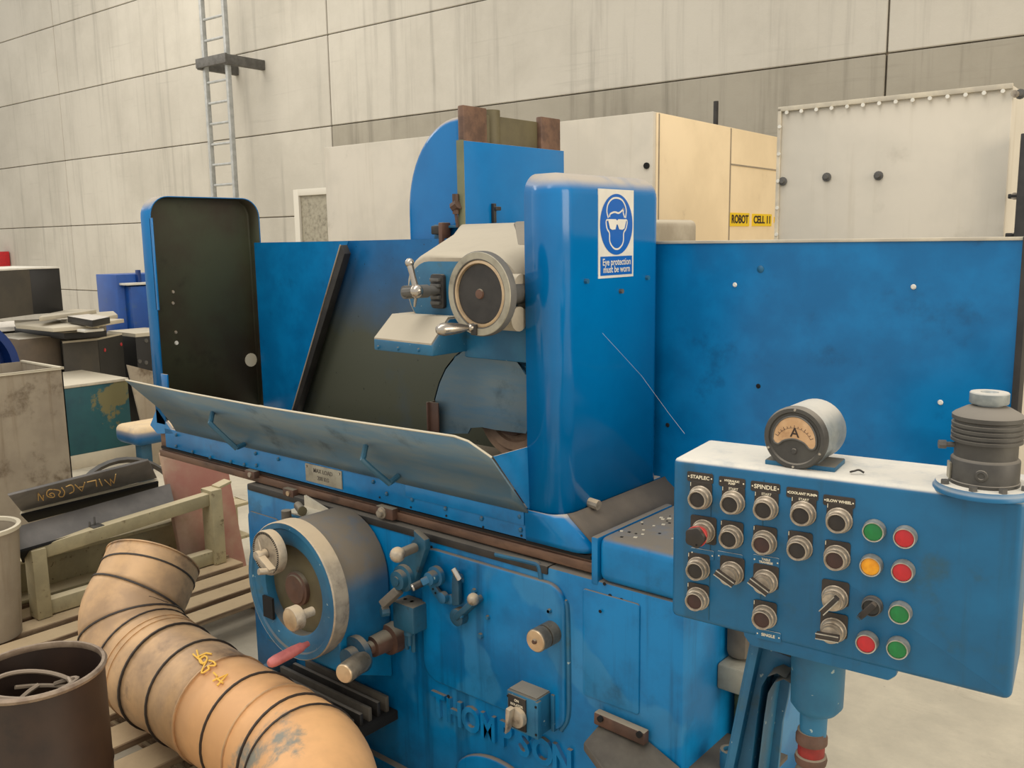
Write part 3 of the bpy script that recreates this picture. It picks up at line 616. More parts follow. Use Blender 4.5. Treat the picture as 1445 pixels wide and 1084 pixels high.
mb.tube([q1, q1.lerp(q2, .5), q2], 0, 10, [.0085, .007, .0085]); mb.ball(q2, .0115, 12); build(mb, 'crank_arm', 'chrome', cr)
q3 = PY(585, 433, 1.5); build(MB().tube([q1, q3], 0, 8, [.005, .003]), 'pointer', 'chrome', cr)
# wheel guard hood with chamfered nose
yf = 1.50; xl, xr = -1.725, -1.518; ym_ = max(PX(552, 445, xl).y, yf + .06); zm_ = PX(552, 445, xl).z
P_ = lambda x, y, z: V((x, y, z))
mb = MB(); mb.loft([[P_(xl, yf, 1.282), P_(xr, yf, 1.28), P_(xr, yf, 1.306), P_(xl, yf, 1.31)],
                    [P_(xl, ym_, 1.282), P_(xr, ym_, 1.28), P_(xr, ym_, zm_), P_(xl, ym_, zm_)],
                    [P_(xl, 1.95, 1.282), P_(xr, 1.95, 1.28), P_(xr, 1.95, zm_), P_(xl, 1.95, zm_)]])
hood = build(mb, 'wheel_hood', 'blue_cast', G, bevel=.004)
mb = MB(); mb.loft([[P_(xl + .002, yf + .001, 1.309), P_(xr - .004, yf + .001, 1.306), P_(xr - .004, yf + .001, 1.3105), P_(xl + .002, yf + .001, 1.3135)],
                    [P_(xl + .004, ym_, zm_ - .001), P_(xr - .006, ym_, zm_ - .001), P_(xr - .006, ym_, zm_ + .004), P_(xl + .004, ym_, zm_ + .004)],
 [P_(xl + .004, ym_ + .09, zm_ - .001), P_(xr - .006, ym_ + .09, zm_ - .001), P_(xr - .006, ym_ + .09, zm_ + .004), P_(xl + .004, ym_ + .09, zm_ + .004)]])
build(mb, 'dust_layer', 'head_dust', hood)
for x in (534, 562, 591): build(MB().lathe(PY(x, 490 + (x - 534) * .07, yf), (0, -1, 0), [(0, .005), (.005, .003)], 8), 'rivet', 'blue_cast', hood)
build(MB().box(xr - .01, -1.30, 1.62, 1.95, 1.265, 1.36), 'hood_side', 'blue_cast', G, bevel=.004)
# wheel cover plate, angle strip and grinding wheel
Yw = 1.66
out = [PY(x, y, Yw) for x, y in ((608, 612), (610, 588), (613, 562), (619, 540), (628, 520), (642, 502), (660, 488), (690, 480), (715, 490), (735, 515), (743, 528), (744, 580), (744, 606), (742, 612), (700, 607), (680, 603), (664, 604), (660, 612))]
wc = build(MB().prism(out, (0, .006, 0)), 'wheel_cover', 'steel_plate', G); wc['label'] = 'blue grey rounded wheel cover plate'
mb = MB(); n = 12
arc = [PY(x, y, Yw) for x, y in ((608, 612), (610, 588), (613, 562), (619, 540), (628, 520), (642, 502), (660, 488), (690, 480), (715, 490), (735, 515), (743, 528))]
mb.loft([[p + V((0, .0, 0)) for p in arc], [p + V((0, .17, 0)) for p in arc]], cap=False, closed=False)
build(mb, 'cover_rim', 'blue_cast', wc, solid=.004)
a_ = PY(609, 566, Yw - .01); b_ = PY(609, 612, Yw - .01)
mb = MB(); mb.box(a_.x, a_.x + .035, Yw - .022, Yw - .018, b_.z, a_.z); mb.box(a_.x, a_.x + .004, Yw - .03, Yw, b_.z, a_.z)
build(mb, 'angle_strip', 'rust_brown', wc, bevel=.001)
cw = PY(712, 560, 1.74); rw = .125
cw = V((-1.435, 1.70, 1.13))
gw = build(MB().lathe(cw, (0, 1, 0), [(0, .03), (0, rw * .62), (-.01, rw * .64), (-.01, rw * .8), (0, rw * .82), (0, rw), (.05, rw), (.05, 0)], 40), 'grinding_wheel', 'wheel_abrasive', G, bevel=.0)
build(MB().lathe(cw + V((0, -.012, 0)), (0, -1, 0), [(0, rw * .5), (.01, rw * .48), (.012, rw * .3), (.02, rw * .28)], 32), 'wheel_flange', 'rust_brown', gw)

# raised lettering on the bed
for i, (ch, x, y) in enumerate(zip('THOMPSON', (622, 644, 666, 692, 712, 735, 757, 782), (998, 1010, 1020, 1032, 1041, 1052, 1062, 1073))):
    q = PY(x, y, YB - .004)
    mt = basis((-1.607 + i * .0585, YB + .004, .333), (1, 0, 0), (0, 0, 1), (0, -1, 0))
    build(text_mb(ch, .092, mt, .014, .003, xs=.86 if ch != 'M' else .74), 'raised_letter', 'blue_bed', G, smooth=30)
build(MB().prism([V((-1.40 + .155 * math.cos(t * PI / 20), YB + .004, .155 + .105 * math.sin(t * PI / 20))) for t in range(40)], (0, -.018, 0)), 'maker_badge', 'blue_bed', G, bevel=.008, seg=3)

# control lever group, knobs and switch on the front of the bed
def pin(name, x, y, Y0, prof, mat, par, ax=(0, -1, 0), n=20):
    return build(MB().lathe(PY(x, y, Y0), ax, prof, n), name, mat, par)
kn = pin('knob', 779, 892, YB - .012, [(0, .027), (.03, .027), (.03, .021), (.034, .021), (.034, .027), (.06, .027), (.062, .025)], 'knob_metal', G, n=28)
kn2 = build(MB().lathe(PY(779, 892, YB - .012), (0, -1, 0), [(.0615, .0255), (.0635, .024), (.064, 0)], 28), 'knob_face', 'brass_knob', kn)
build(MB().lathe(PY(779, 892, YB - .012), (0, -1, 0), [(.063, .0065), (.069, .005)], 10), 'screw', 'rust_brown', kn)
for x, y, r_ in ((679, 897, .008), (776, 862, .006), (689, 871, .006), (652, 819, .008), (670, 834, .008), (776, 862, .005)): pin('screw', x, y, YB - .012, [(0, r_), (.007, r_ * .8)], 'blue_cast', G, n=8)
# small lever with ball
q = PY(652, 868, YB - .012); q2 = PY(681, 842, YB - .012)
le = build(MB().lathe(q, (0, -1, 0), [(0, .022), (.022, .022), (.024, .018)], 20), 'selector_lever', 'teal_cast', G)
build(MB().beam(q + V((0, -.014, 0)), q2 + V((0, -.014, 0)), .016, .034, (0, 1, 0)), 'lever_arm', 'teal_cast', le, bevel=.004)
build(MB().ball(q2 + V((.0, -.034, .004)), .0155, 16), 'ball_knob', 'worn_steel', le); pin('screw', 651, 868, YB - .036, [(0, .008), (.005, .007)], 'blue_cast', le, n=10)
# quadrant with lever
q = PY(632, 838, YB - .012); c_ = PY(630, 818, YB - .02)
pts = []
for k in range(13): a_ = R(185 + 120 * k / 12); pts.append(c_ + V((.062 * math.cos(a_), 0, .062 * math.sin(a_))))
for k in range(12, -1, -1): a_ = R(185 + 120 * k / 12); pts.append(c_ + V((.038 * math.cos(a_), 0, .038 * math.sin(a_))))
qd = build(MB().prism(pts, (0, -.01, 0)), 'quadrant', 'blue_cast', G, bevel=.002)
for k in range(5): a_ = R(205 + 14 * k); build(MB().lathe(c_ + V((.05 * math.cos(a_), -.0105, .05 * math.sin(a_))), (0, -1, 0), [(0, .003), (.001, .003)], 8), 'index_hole', 'hole_black', qd)
build(MB().prism([c_ + V((x_, 0, z_)) for x_, z_ in ((.03, -.058), (.055, -.05), (.055, .0), (.048, .035), (.036, .035), (.03, .0))], (0, -.014, 0)), 'quadrant_arm', 'teal_cast', qd, bevel=.003)
q_ = PY(640, 803, YB - .04); build(MB().tube([q_, q_ + V((.018, 0, -.02)), c_ + V((.05, 0, .02))], .0075, 10), 'stop_lever', 'chrome', qd)
build(MB().lathe(PY(628, 842, YB - .03), (0, -1, 0), [(0, .015), (.014, .015), (.016, .012)], 14), 'clamp_screw', 'blue_cast', qd)
h0 = PY(618, 812, YB - .03); 
ha = build(MB().lathe(h0, (0, -1, 0), [(0, .026), (.012, .026), (.014, .018), (.034, .017), (.036, .012)], 20), 'feed_lever', 'blue_cast', G)
h1 = PY(583, 829, YB - .09); build(MB().beam(h0 + V((0, -.02, 0)), h0.lerp(h1, .55) + V((0, -.01, 0)), .02, .024, (0, 1, 0)), 'lever_arm', 'blue_cast', ha, bevel=.004)
build(MB().tube([h0.lerp(h1, .5), h1], .0095, 12), 'lever_grip', 'black_iron', ha); build(MB().lathe(h1, (h1 - h0), [(0, .0105), (.004, .0095)], 14), 'grip_end', 'chrome', ha)
# big reversing lever bracket
p0 = PY(589, 752, YB - .05); p1 = PY(604, 785, YB - .05); p2 = PY(570, 806, YB - .05); p3 = PY(562, 822, YB - .05); p4 = PY(585, 838, YB - .05)
br = build(MB().prism([PY(x, y, YB - .05) for x, y in ((583, 748), (599, 763), (600, 776), (592, 800), (581, 832), (560, 825), (552, 812), (564, 792), (585, 772))], (0, .02, 0)), 'reversing_lever', 'teal_cast', G, bevel=.003)
build(MB().lathe(PY(572, 815, YB - .05), (0, -1, 0), [(0, .036), (.012, .035), (.014, .026), (.03, .025), (.032, .012), (.036, .012)], 22), 'lever_hub', 'teal_cast', br)
b0 = PY(585, 773, YB - .06); b1 = PY(561, 783, YB - .13)
build(MB().tube([b0, b0.lerp(b1, .8)], .0125, 12), 'lever_stem', 'dusty_cast', br); build(MB().ball(b1, .0195, 18), 'ball_knob', 'worn_steel', br)
a_ = PY(563, 833, YB - .07); b_ = PY(541, 853, YB - .09); build(MB().beam(a_, b_, .022, .03, (0, 1, 0)), 'lever_arm', 'dusty_cast', br, bevel=.003)
build(MB().cyl(PY(588, 768, YB - .03), PY(588, 768, YB), .014), 'lever_pivot', 'teal_cast', br)
# hydraulic valve cluster below it
a_ = PY(565, 853, YB - .03); mb = MB(); mb.box(a_.x - .0, a_.x + .08, YB - .06, YB, a_.z - .055, a_.z + .02)
vb = build(mb, 'valve_block', 'teal_cast', G, bevel=.006)
build(MB().lathe(a_ + V((-.002, -.04, -.005)), (-.5, -1, 0), [(0, .014), (.02, .014), (.022, .010)], 8), 'plug', 'teal_cast', vb)
c_ = PY(577, 885, YB - .04); build(MB().lathe(c_ + V((0, 0, .05)), (0, 0, -1), [(0, .016), (.03, .016), (.03, .010), (.05, .010), (.05, .014), (.07, .014), (.07, .008), (.1, .007)], 12), 'pipe_union', 'teal_cast', vb)
for k in (.02, .045): build(MB().cyl((a_.x + k, YB - .03, a_.z + .02), (a_.x + k, YB - .03, a_.z - .12), .006, n=8), 'oil_pipe', 'teal_cast', vb)
pin('valve_spindle', 558, 898, YB - .0, [(0, .043), (.03, .042), (.034, .03), (.085, .028), (.087, .018), (.10, .017)], 'rust_brown', G, n=24)
sp = pin('clutch_spindle', 508, 922, YB - .14, [(0, .05), (.018, .05), (.02, .027), (.045, .027)], 'teal_cast', G, n=24)
q = PY(513, 935, YB - .175); q = V((q.x, YB - .18, q.z))
build(MB().lathe(PY(515, 930, YB - .17), (0.25, -1, -.0), [(0, .02), (.02, .026), (.085, .026), (.088, .024)], 24), 'spindle_sleeve', 'knob_metal', sp)
e_ = PY(515, 930, YB - .17) + V((.25, -1, 0)).normalized() * .088; build(MB().lathe(e_, (.25, -1, 0), [(0, .024), (.003, .022), (.004, 0)], 24), 'spindle_end', 'brass_knob', sp)

# handwheel drum housing
def arch(xc, zc, r, zb, y, fx=1.0, n=16): return [V((xc - r, y, zb))] + [V((xc - r * math.cos(PI * k / n), y, zc + r * math.sin(PI * k / n))) for k in range(n + 1)] + [V((xc + r, y, zb))]
XW, ZW = -1.955, .645
mb = MB(); mb.loft([arch(XW, ZW, .165, .44, 1.40), arch(XW, ZW, .168, .43, 1.41), arch(XW, ZW, .168, .36, 1.575)])
dr = build(mb, 'feed_housing', 'drum_paint', G, bevel=.004); 
mb = MB(); n = 16; mb.loft([[V((XW - .1695 * math.cos(PI * k / n), y, ZW + .1695 * math.sin(PI * k / n))) for k in range(2, 14)] for y in (1.412, 1.573)], cap=False, closed=False)
Cw = V((-1.935, 1.36, .64)); r_ = .187
wh = build(MB().lathe(Cw + V((0, .045, 0)), AX, [(0, r_ * .99), (.045, r_), (.048, r_ * .985), (.048, r_ * .91), (.043, r_ * .89), (.041, r_ * .70), (.036, r_ * .66), (0, r_ * .66)], 56, cap=False, closed=True), 'table_handwheel', 'blue_cast', G)
wh['label'] = 'large blue handwheel with a bright rim and a pink grip'
build(MB().lathe(Cw + V((0, .044, 0)), AX, [(0, r_ * 1.001), (.044, r_ * 1.003), (.0475, r_ * .988), (.04, r_ * .98), (0, r_ * .98)], 56, closed=True), 'bright_rim', 'worn_steel', wh)
build(MB().lathe(Cw + V((0, .04, 0)), AX, [(0, r_ * .68), (.004, r_ * .66), (.01, r_ * .3), (.014, 0)], 40), 'web', 'olive_paint', wh)
hb = build(MB().lathe(Cw + V((0, .03, -.0)), AX, [(0, .046), (.012, .046), (.014, .04), (.018, .038), (.019, .008), (.021, 0)], 32), 'hub', 'rust_brown', wh)
for a_ in (140, 215): q = Cw + V((r_ * .66 * math.cos(R(a_)), .002, r_ * .66 * math.sin(R(a_)))); build(MB().box(q.x - .022, q.x + .022, 1.355, 1.362, q.z - .03, q.z + .03), 'web_opening', 'hole_black', wh, bevel=.0)
q = PY(409, 875, 1.27); kb = build(MB().lathe(q, (0, 1, 0), [(0, .029), (.003, .031), (.026, .031), (.028, .029), (.03, .012), (.07, .012)], 32), 'clamp_knob', 'worn_steel', wh)
build(MB().lathe(q + V((0, -.0005, 0)), (0, 1, 0), [(0, .027), (.001, .0285)], 32), 'knob_face', 'brass_knob', kb)
g0 = PY(428, 912, 1.335); g1 = PY(378, 938, 1.23)
build(MB().tube([g0.lerp(g1, t) for t in (-.15, 0, .05, .3, .8, .93, .98, 1)], 0, 16, [.007, .009, .0125, .0145, .0145, .012, .008, .001]), 'grip', 'grip_pink', wh)
# graduated dial with small crank
C = PY(375, 781, 1.305); dl = build(MB().lathe(C + V((0, .025, 0)), AX, [(0, .058), (.02, .06), (.025, .058), (.025, .05), (.023, 0)], 40), 'graduated_dial', 'worn_steel', wh)
mb = MB()
for k in range(60):
    a_ = 2 * PI * k / 60; d_ = V((math.cos(a_), 0, math.sin(a_))); t_ = V((-d_.z, 0, d_.x)); mb.obox(C + d_ * .0535 + V((0, -.0006, 0)), d_ * .003, t_ * .0011, V((0, .0006, 0)))
build(mb, 'graduations', 'hole_black', dl)
c2 = PY(363, 776, 1.29); mb = MB(); mb.cyl(C + V((0, 0, 0)), C + V((0, -.03, 0)), .013, n=14); mb.beam(C + V((0, -.02, .0)), PY(384, 806, 1.28), .012, .02, (0, 1, 0)); mb.prism([C + V((-.012, -.012, .004)), C + V((.006, -.012, .008)), C + V((-.006, -.012, .042))], (0, -.006, 0))
build(mb, 'crank_arm', 'worn_steel', dl, bevel=.001)
q = PY(365, 807, 1.25); build(MB().tube([PY(384, 806, 1.285), q], .0085, 12), 'crank_pin', 'worn_steel', dl)
# trip bracket on top of drum and lubricator
q0, q1, q2, q3 = PY(418, 755, 1.42), PY(438, 745, 1.45), PY(448, 757, 1.47), PY(458, 760, 1.5)
mb = MB(); mb.beam(q0, q1, .018, .004); mb.beam(q1, q2, .018, .004); mb.beam(q2, q3, .022, .006)
build(mb, 'index_latch', 'worn_steel', G, bevel=.001)
a_ = PY(430, 726, 1.52); 
lb_ = build(MB().box(a_.x - .07, a_.x + .055, 1.50, 1.58, a_.z - .07, a_.z), 'oiler_box', 'blue_cast', G, bevel=.004)
build(MB().box(a_.x - .065, a_.x + .05, 1.503, 1.58, a_.z - .0, a_.z + .003), 'dust_layer', 'sand_dust', lb_)
build(MB().prism([V((a_.x - .06, 1.565, a_.z)), V((a_.x - .06, 1.565, a_.z + .035)), V((a_.x + .055, 1.565, a_.z + .008)), V((a_.x + .055, 1.565, a_.z))], (0, .008, 0)), 'oiler_fin', 'sand_dust', lb_)
q = PY(426, 721, 1.49); mb = MB(); mb.cyl(q + V((-.045, .02, .003)), q, .012, n=12); build(mb, 'filler_pipe', 'dusty_cast', lb_); build(MB().cyl(q, q + V((.006, -.002, 0)), .0135, n=12), 'pipe_mouth', 'olive_paint', lb_)
q = PY(405, 742, 1.47); build(MB().tube([q + V((-.03, .03, 0)), q + V((.0, 0, -.0)), q + V((.06, -.0, -.005))], .02, 14), 'oil_elbow', 'blue_cast', lb_); build(MB().cyl(q + V((.0, .0, -.03)), q + V((0, 0, .045)), .014, n=12), 'stem', 'dusty_cast', lb_)
# bed recess with louvre slots under the drum
build(MB().box(-2.25, -1.775, 1.405, YB, .235, .262), 'coolant_tray', 'hole_black', G, bevel=.003)
build(MB().box(-2.25, -1.775, 1.395, 1.405, .225, .285), 'tray_lip', 'blue_cast', G, bevel=.002)
build(MB().box(-2.26, -2.235, 1.395, YB, .225, .29), 'tray_lip', 'steel_plate', G, bevel=.003)
for k in range(5): build(MB().box(-2.23 + .02 * k, -1.79, 1.425 + k * .031, 1.437 + k * .031, .262, .292 + .004 * k), 'tray_bar', 'shoe_blue_dust' if k % 2 == 0 else 'black_iron', G, bevel=.002)
# switch box
q = PY(716, 972, 1.52); q = V((q.x, 1.52, q.z)); x0 = PY(714, 1000, 1.51).x; x1 = PY(755, 1000, 1.51).x; zt = PY(714, 974, 1.51).z; zb = PY(750, 1042, 1.51).z
sb = build(MB().box(x0, x1, 1.513, YB, zb, zt), 'switch_box', 'blue_cast', G, bevel=.003); sb['label'] = 'blue switch box with a pointed selector handle'
build(MB().box(x0 + .003, x1 - .003, 1.52, YB, zt, zt + .002), 'dust_layer', 'dusty_cast', sb)
build(MB().box(x0 + .008, x1 - .028, 1.509, 1.513, zb + .008, zt - .006), 'face_plate', 'black_iron', sb)
xm = (x0 + x1) / 2 - .01; zm = (zt + zb) / 2
for t_, z_, s_ in (('ON', zt - .016, .009), ('ISOLATOR', zt - .027, .008)): build(text_mb(t_, s_, basis((xm, 1.5085, z_), (1, 0, 0), (0, 0, 1), (0, -1, 0)), .0003, .0001), 'lettering', 'lettering', sb)
build(MB().lathe((xm + .006, 1.509, zm - .006), (0, -1, 0), [(0, .024), (.012, .023), (.014, .02), (.015, 0)], 24), 'selector_disc', 'worn_steel', sb)
build(MB().prism([V((xm - .012, 1.497, zm - .045)), V((xm - .004, 1.497, zm - .03)), V((xm + .006, 1.497, zm + .022)), V((xm - .008, 1.497, zm + .024))], (0, -.02, 0)), 'selector_handle', 'worn_steel', sb, bevel=.003)
build(MB().box(x1 - .004, x1 + .006, 1.512, 1.528, zb + .0, zt - .003), 'flange', 'blue_cast', sb, bevel=.002)
build(MB().box(x1 + .004, x1 + .014, 1.562, 1.578, zb + .0, zt - .003), 'flange', 'blue_cast', sb, bevel=.002)
for z_ in (zb + .012, zt - .014):
    build(MB().lathe((x0 + .005, 1.513, z_), (0, -1, 0), [(0, .003), (.002, .003)], 8), 'screw', 'hole_black', sb); build(MB().lathe((x1 + .001, 1.512, z_), (0, -1, 0), [(0, .003), (.002, .003)], 8), 'screw', 'hole_black', sb)
# right flank of the bed: valves in the recess
p_ = lambda x, y: PX(x, y, -.80)
q = PX(1028, 955, -.80); q = V((q.x, 1.80, PX(1010, 955, -.885).z - .0))
vm = build(MB().box(-.885, -.80, q.y - .07, q.y + .1, q.z - .03, q.z + .03), 'solenoid_valve', 'plate_grey', G, bevel=.006)
build(MB().box(-.885, -.83, q.y - .04, q.y + .2, q.z + .03, q.z + .17), 'valve_body', 'dusty_cast', vm, bevel=.02)
build(MB().cyl((-.85, q.y + .02, q.z + .1), (-.85, q.y + .02, q.z + .24), .04, n=16), 'valve_cap', 'yellow_green_valve', vm)
build(MB().cyl((-.84, q.y + .03, q.z - .2), (-.84, q.y + .03, q.z - .03), .045, n=16), 'valve_base', 'yellow_green_valve', vm)
build(MB().lathe((-.80, q.y - .02, q.z), (1, 0, 0), [(0, .006), (.001, .006)], 10), 'port', 'hole_black', vm)
q = PX(1017, 1068, -.84); mb = MB(); mb.box(-.885, -.74, q.y - .1, q.y + .12, q.z - .025, q.z - .015)
bk = build(mb, 'pipe_shelf', 'shoe_blue_dust', G); build(MB().lathe((-.82, q.y - .0, q.z - .015), (0, 0, 1), [(0, .02), (.04, .02), (.04, .013), (.03, .013)], 12), 'pipe_stub', 'blue_cast', bk)
# cobweb thread
tag(build(MB().tube([PX(850, 470, -1.19), PX(905, 530, -1.19), PX(945, 585, -1.12), V(PY(966, 612, 1.7))], .0003, 4), 'cobweb_strand', 'thread_white'), 'thin cobweb strand slung from the sign cover', 'cobweb')
for x, y, r_ in ((853, 824, .004), (861, 841, .005), (877, 847, .005), (861, 852, .005), (847, 863, .004), (558, 743, .004), (609, 772, .004), (633, 983, .005), (775, 862, .005)):
    build(MB().lathe(PY(x, y, YB - (.013 if x in (633, 775) else .0095 if x in (847,) else .0005)), (0, -1, 0), [(0, r_), (.001, r_)], 8), 'drill_hole', 'hole_black', G)
mb = MB(); rnd = random.Random(3)
for k in range(60):
    x, y = rnd.uniform(-1.08, -.91), rnd.uniform(1.60, 2.2); s = rnd.uniform(.001, .004); mb.obox((x, y, .9055), V((s, s * .4, 0)), V((-s * .3, s, 0)), V((0, 0, .0006)))
build(mb, 'paint_flakes', 'light_edge', G, kind='stuff')
mb = MB()
for k in range(40):
    x, y = rnd.uniform(-1.08, -.91), rnd.uniform(1.60, 2.2); s = rnd.uniform(.001, .003); mb.obox((x, y, .9055), V((s, 0, 0)), V((0, s, 0)), V((0, 0, .0006)))
build(mb, 'grit', 'hole_black', G, kind='stuff')
# ------------------------------------------------------------------ control pendant
PR = R(7.6); PUX = V((math.cos(PR), math.sin(PR), 0)); PUY = V((-math.sin(PR), math.cos(PR), 0))
PO = V((-.4814, 1.3678, 0))
T = thing('control_pendant', 'blue push-button control box on a pedestal, its top thick with pale dust', 'control box', PO, PR)
def PP(x, y, off=0.):       # pixel ray meets the plane parallel to the box front -> local coordinates
    p = PN(x, y, PUY, PUY.dot(PO) + off) - PO; return V((p.dot(PUX), off, p.z))
def lb(mb, name, mat, par=T, **k): return build(mb, name, mat, par, local=True, **k)
bx = lb(MB().prism([V((x, 0, z)) for x, z in ((-.292, .892), (-.292, 1.178), (.236, 1.178), (.236, .876), (.225, .876))], (0, .168, 0)), 'box', 'blue_pendant', bevel=.014, seg=4)
fl = lb(MB().prism([V((x, .004, z)) for x, z in ((-.163, .9), (-.163, .884), (-.15, .868), (.068, .862), (.08, .874), (.08, .9))], (0, .12, 0)), 'mounting_flange', 'blue_pendant', bevel=.004)
lb(MB().box(-.2225, -.2215, -.0008, .01, .90, 1.16), 'scribed_line', 'teal_cast', bx); lb(MB().box(-.1345, -.1335, -.0008, .01, .89, 1.16), 'scribed_line', 'teal_cast', bx)
# --- push buttons: one of each kind, then copies
def bezel_prof(r): return [(0, r * 1.05), (.003, r * 1.05), (.004, r * .98), (.009, r * .95), (.012, r * .88), (.013, r * .82), (.019, r * .82), (.0215, r * .80), (.0222, r * .74), (.0195, r * .66), (.016, r * .66), (.016, 0)]
AXF = V((0, -1, 0)); Z0 = V((0, 0, 0))
def proto_button(capmat, label, cat='push button', grp='black ringed push buttons on the control box', r=.0195, plate=True):
    root = lb(MB().lathe(Z0, AXF, bezel_prof(r), 28), 'push_button', 'bezel'); root['label'] = label
    lb(MB().lathe(Z0, AXF, [(.0155, r * .66), (.0185, r * .64), (.0195, 0)], 24), 'cap', capmat, root)
    if plate:
        lb(MB().prism([V((x, -.0002, z)) for x, z in rrect(-.0195, .0195, -.012, .0265, .004, 2)], (0, -.0016, 0)), 'legend_plate', 'legend_black', root, bevel=.0004, seg=1)
        lb(MB().add([V((x, -.0021, z)) for x, z in ((-.0185, .018), (-.0175, .018), (-.0175, .0245), (-.0185, .0245))], [(0, 1, 2, 3)]), 'plate_edge', 'lettering', root)
    return root
def place(proto, x, y, off, used, label=None):
    p = PP(x, y, -off); p.y = -.0005
    if not used: o = proto
    else:
        o = proto.copy(); COL.objects.link(o); WM[o.name] = wm(T)
        for ch in proto.children:
            c = ch.copy(); COL.objects.link(c); c.parent = o
    o.location = p
    if label: o['label'] = label
    return o
k = 0; pb = proto_button('button_black', 'black push button in a metal ring'); START = {}
for i, (x, y) in enumerate(((983, 706), (1029, 713), (1027, 762), (1076, 721), (1129, 729), (1124, 778), (1180, 739), (980, 807))):
    o = place(pb, x, y, .021, i > 0); START[(x, y)] = o
pm = proto_button('button_maroon', 'maroon push button in a metal ring')
for i, (x, y) in enumerate(((1074, 770), (1177, 792), (979, 850), (1074, 876))): place(pm, x, y, .021, i > 0)
# selector switches
def proto_sel():
    r = .0195; root = lb(MB().lathe(Z0, AXF, bezel_prof(r)[:7] + [(.0195, 0)], 28), 'selector_switch', 'bezel'); root['label'] = 'rotary selector with a pointer knob'
    lb(MB().lathe(Z0, AXF, [(.0195, r * .74), (.026, r * .70), (.0265, 0)], 24), 'dial', 'bezel', root)
    lb(MB().prism([V((x, -.0002, z)) for x, z in rrect(-.021, .021, -.012, .028, .004, 2)], (0, -.0016, 0)), 'legend_plate', 'legend_black', root, bevel=.0004, seg=1)
    return root
ps = proto_sel()
def lever(par, ang):
    d = V((math.cos(R(ang)), 0, math.sin(R(ang)))); n = V((-d.z, 0, d.x)); c = V((0, -.031, 0)) + d * .002
    l_ = lb(MB().obox(c, d * .0175, n * .0042, V((0, .006, 0))), 'pointer_knob', 'legend_black', par, bevel=.001)
    for s_ in (-1, 1): 
        e = MB().obox(c + n * .0042 * s_ + V((0, -.006, 0)), d * .0175, n * .0008, V((0, .0006, 0))); lb(e, 'pale_edge', 'bezel_bright', par)
sels = [place(ps, x, y, .026, i > 0) for i, (x, y) in enumerate(((1026, 815), (1074, 827), (1173, 851), (1171, 897)))]
for o, a_ in zip(sels, (152, 150, 232, 182)): lever(o, a_)
# mushroom key knob
o = lb(MB().lathe(Z0, AXF, bezel_prof(.0195)[:7] + [(.02, 0)], 28), 'key_knob', 'bezel'); p = PP(990, 752, -.012); p.y = 0; o.location = p; o['label'] = 'black lobed knob with a worn red rim'
lb(MB().prism([V((x, -.0002, z)) for x, z in rrect(-.024, .022, -.022, .026, .004, 2)], (0, -.0016, 0)), 'legend_plate', 'legend_black', o, bevel=.0004, seg=1)
lb(MB().lathe(Z0, AXF, [(.019, .013), (.032, .013), (.033, .0172), (.035, .0178), (.036, .017)], 28), 'red_rim', 'cap_red', o)
lb(MB().loft([[V(((.0165 + .0012 * math.cos(5 * t)) * math.cos(t), y_, (.0165 + .0012 * math.cos(5 * t)) * math.sin(t))) for t in [2 * PI * i / 40 for i in range(40)]] for y_ in (-.034, -.045)]), 'knob', 'button_black', o, bevel=.001)
lb(MB().lathe(V((.004, -.045, -.011)), AXF, [(0, .0018), (.0006, .0018)], 8), 'hole', 'hole_black', o)
# indicator lamps
def proto_lamp(m, label):
    r = .0165; root = lb(MB().lathe(Z0, AXF, [(0, r * 1.02), (.004, r * 1.02), (.005, r * .98), (.013, r * .98), (.0155, r * .93), (.0155, r * .84), (.012, r * .83), (.012, 0)], 28), 'indicator_lamp', 'bezel_bright')
    root['label'] = label; lb(MB().lathe(Z0, AXF, [(.0118, r * .83), (.0135, r * .8), (.0145, r * .4), (.0147, 0)], 24), 'lens', m, root); return root
for m, lab, pts in (('lamp_green', 'green round lamp', ((1232, 751), (1269, 867), (1266, 917))), ('lamp_red', 'red round lamp', ((1276, 760), (1273, 808), (1222, 909))), ('lamp_amber', 'amber round lamp', ((1228, 800),))):
    pr_ = proto_lamp(m, lab)
    for i, (x, y) in enumerate(pts): place(pr_, x, y, .014, i > 0)
o = lb(MB().lathe(Z0, AXF, [(0, .0155), (.004, .0155), (.005, .0145), (.014, .014), (.0155, .0125), (.012, .0115), (.009, 0)], 28), 'toggle_switch', 'bracket_grey'); p = PP(1229, 858, -.014); p.y = 0; o.location = p; o['label'] = 'small black toggle selector'
lb(MB().obox((-.004, -.02, -.003), V((.0105, 0, .013)), V((.0035, 0, -.0028)), V((0, .006, 0))), 'lever', 'button_black', o, bevel=.0015); lb(MB().obox((-.0135, -.021, -.0145), V((.0025, 0, .003)), V((.0028, 0, -.0022)), V((0, .005, 0))), 'lever_tip', 'teal_cast', o)
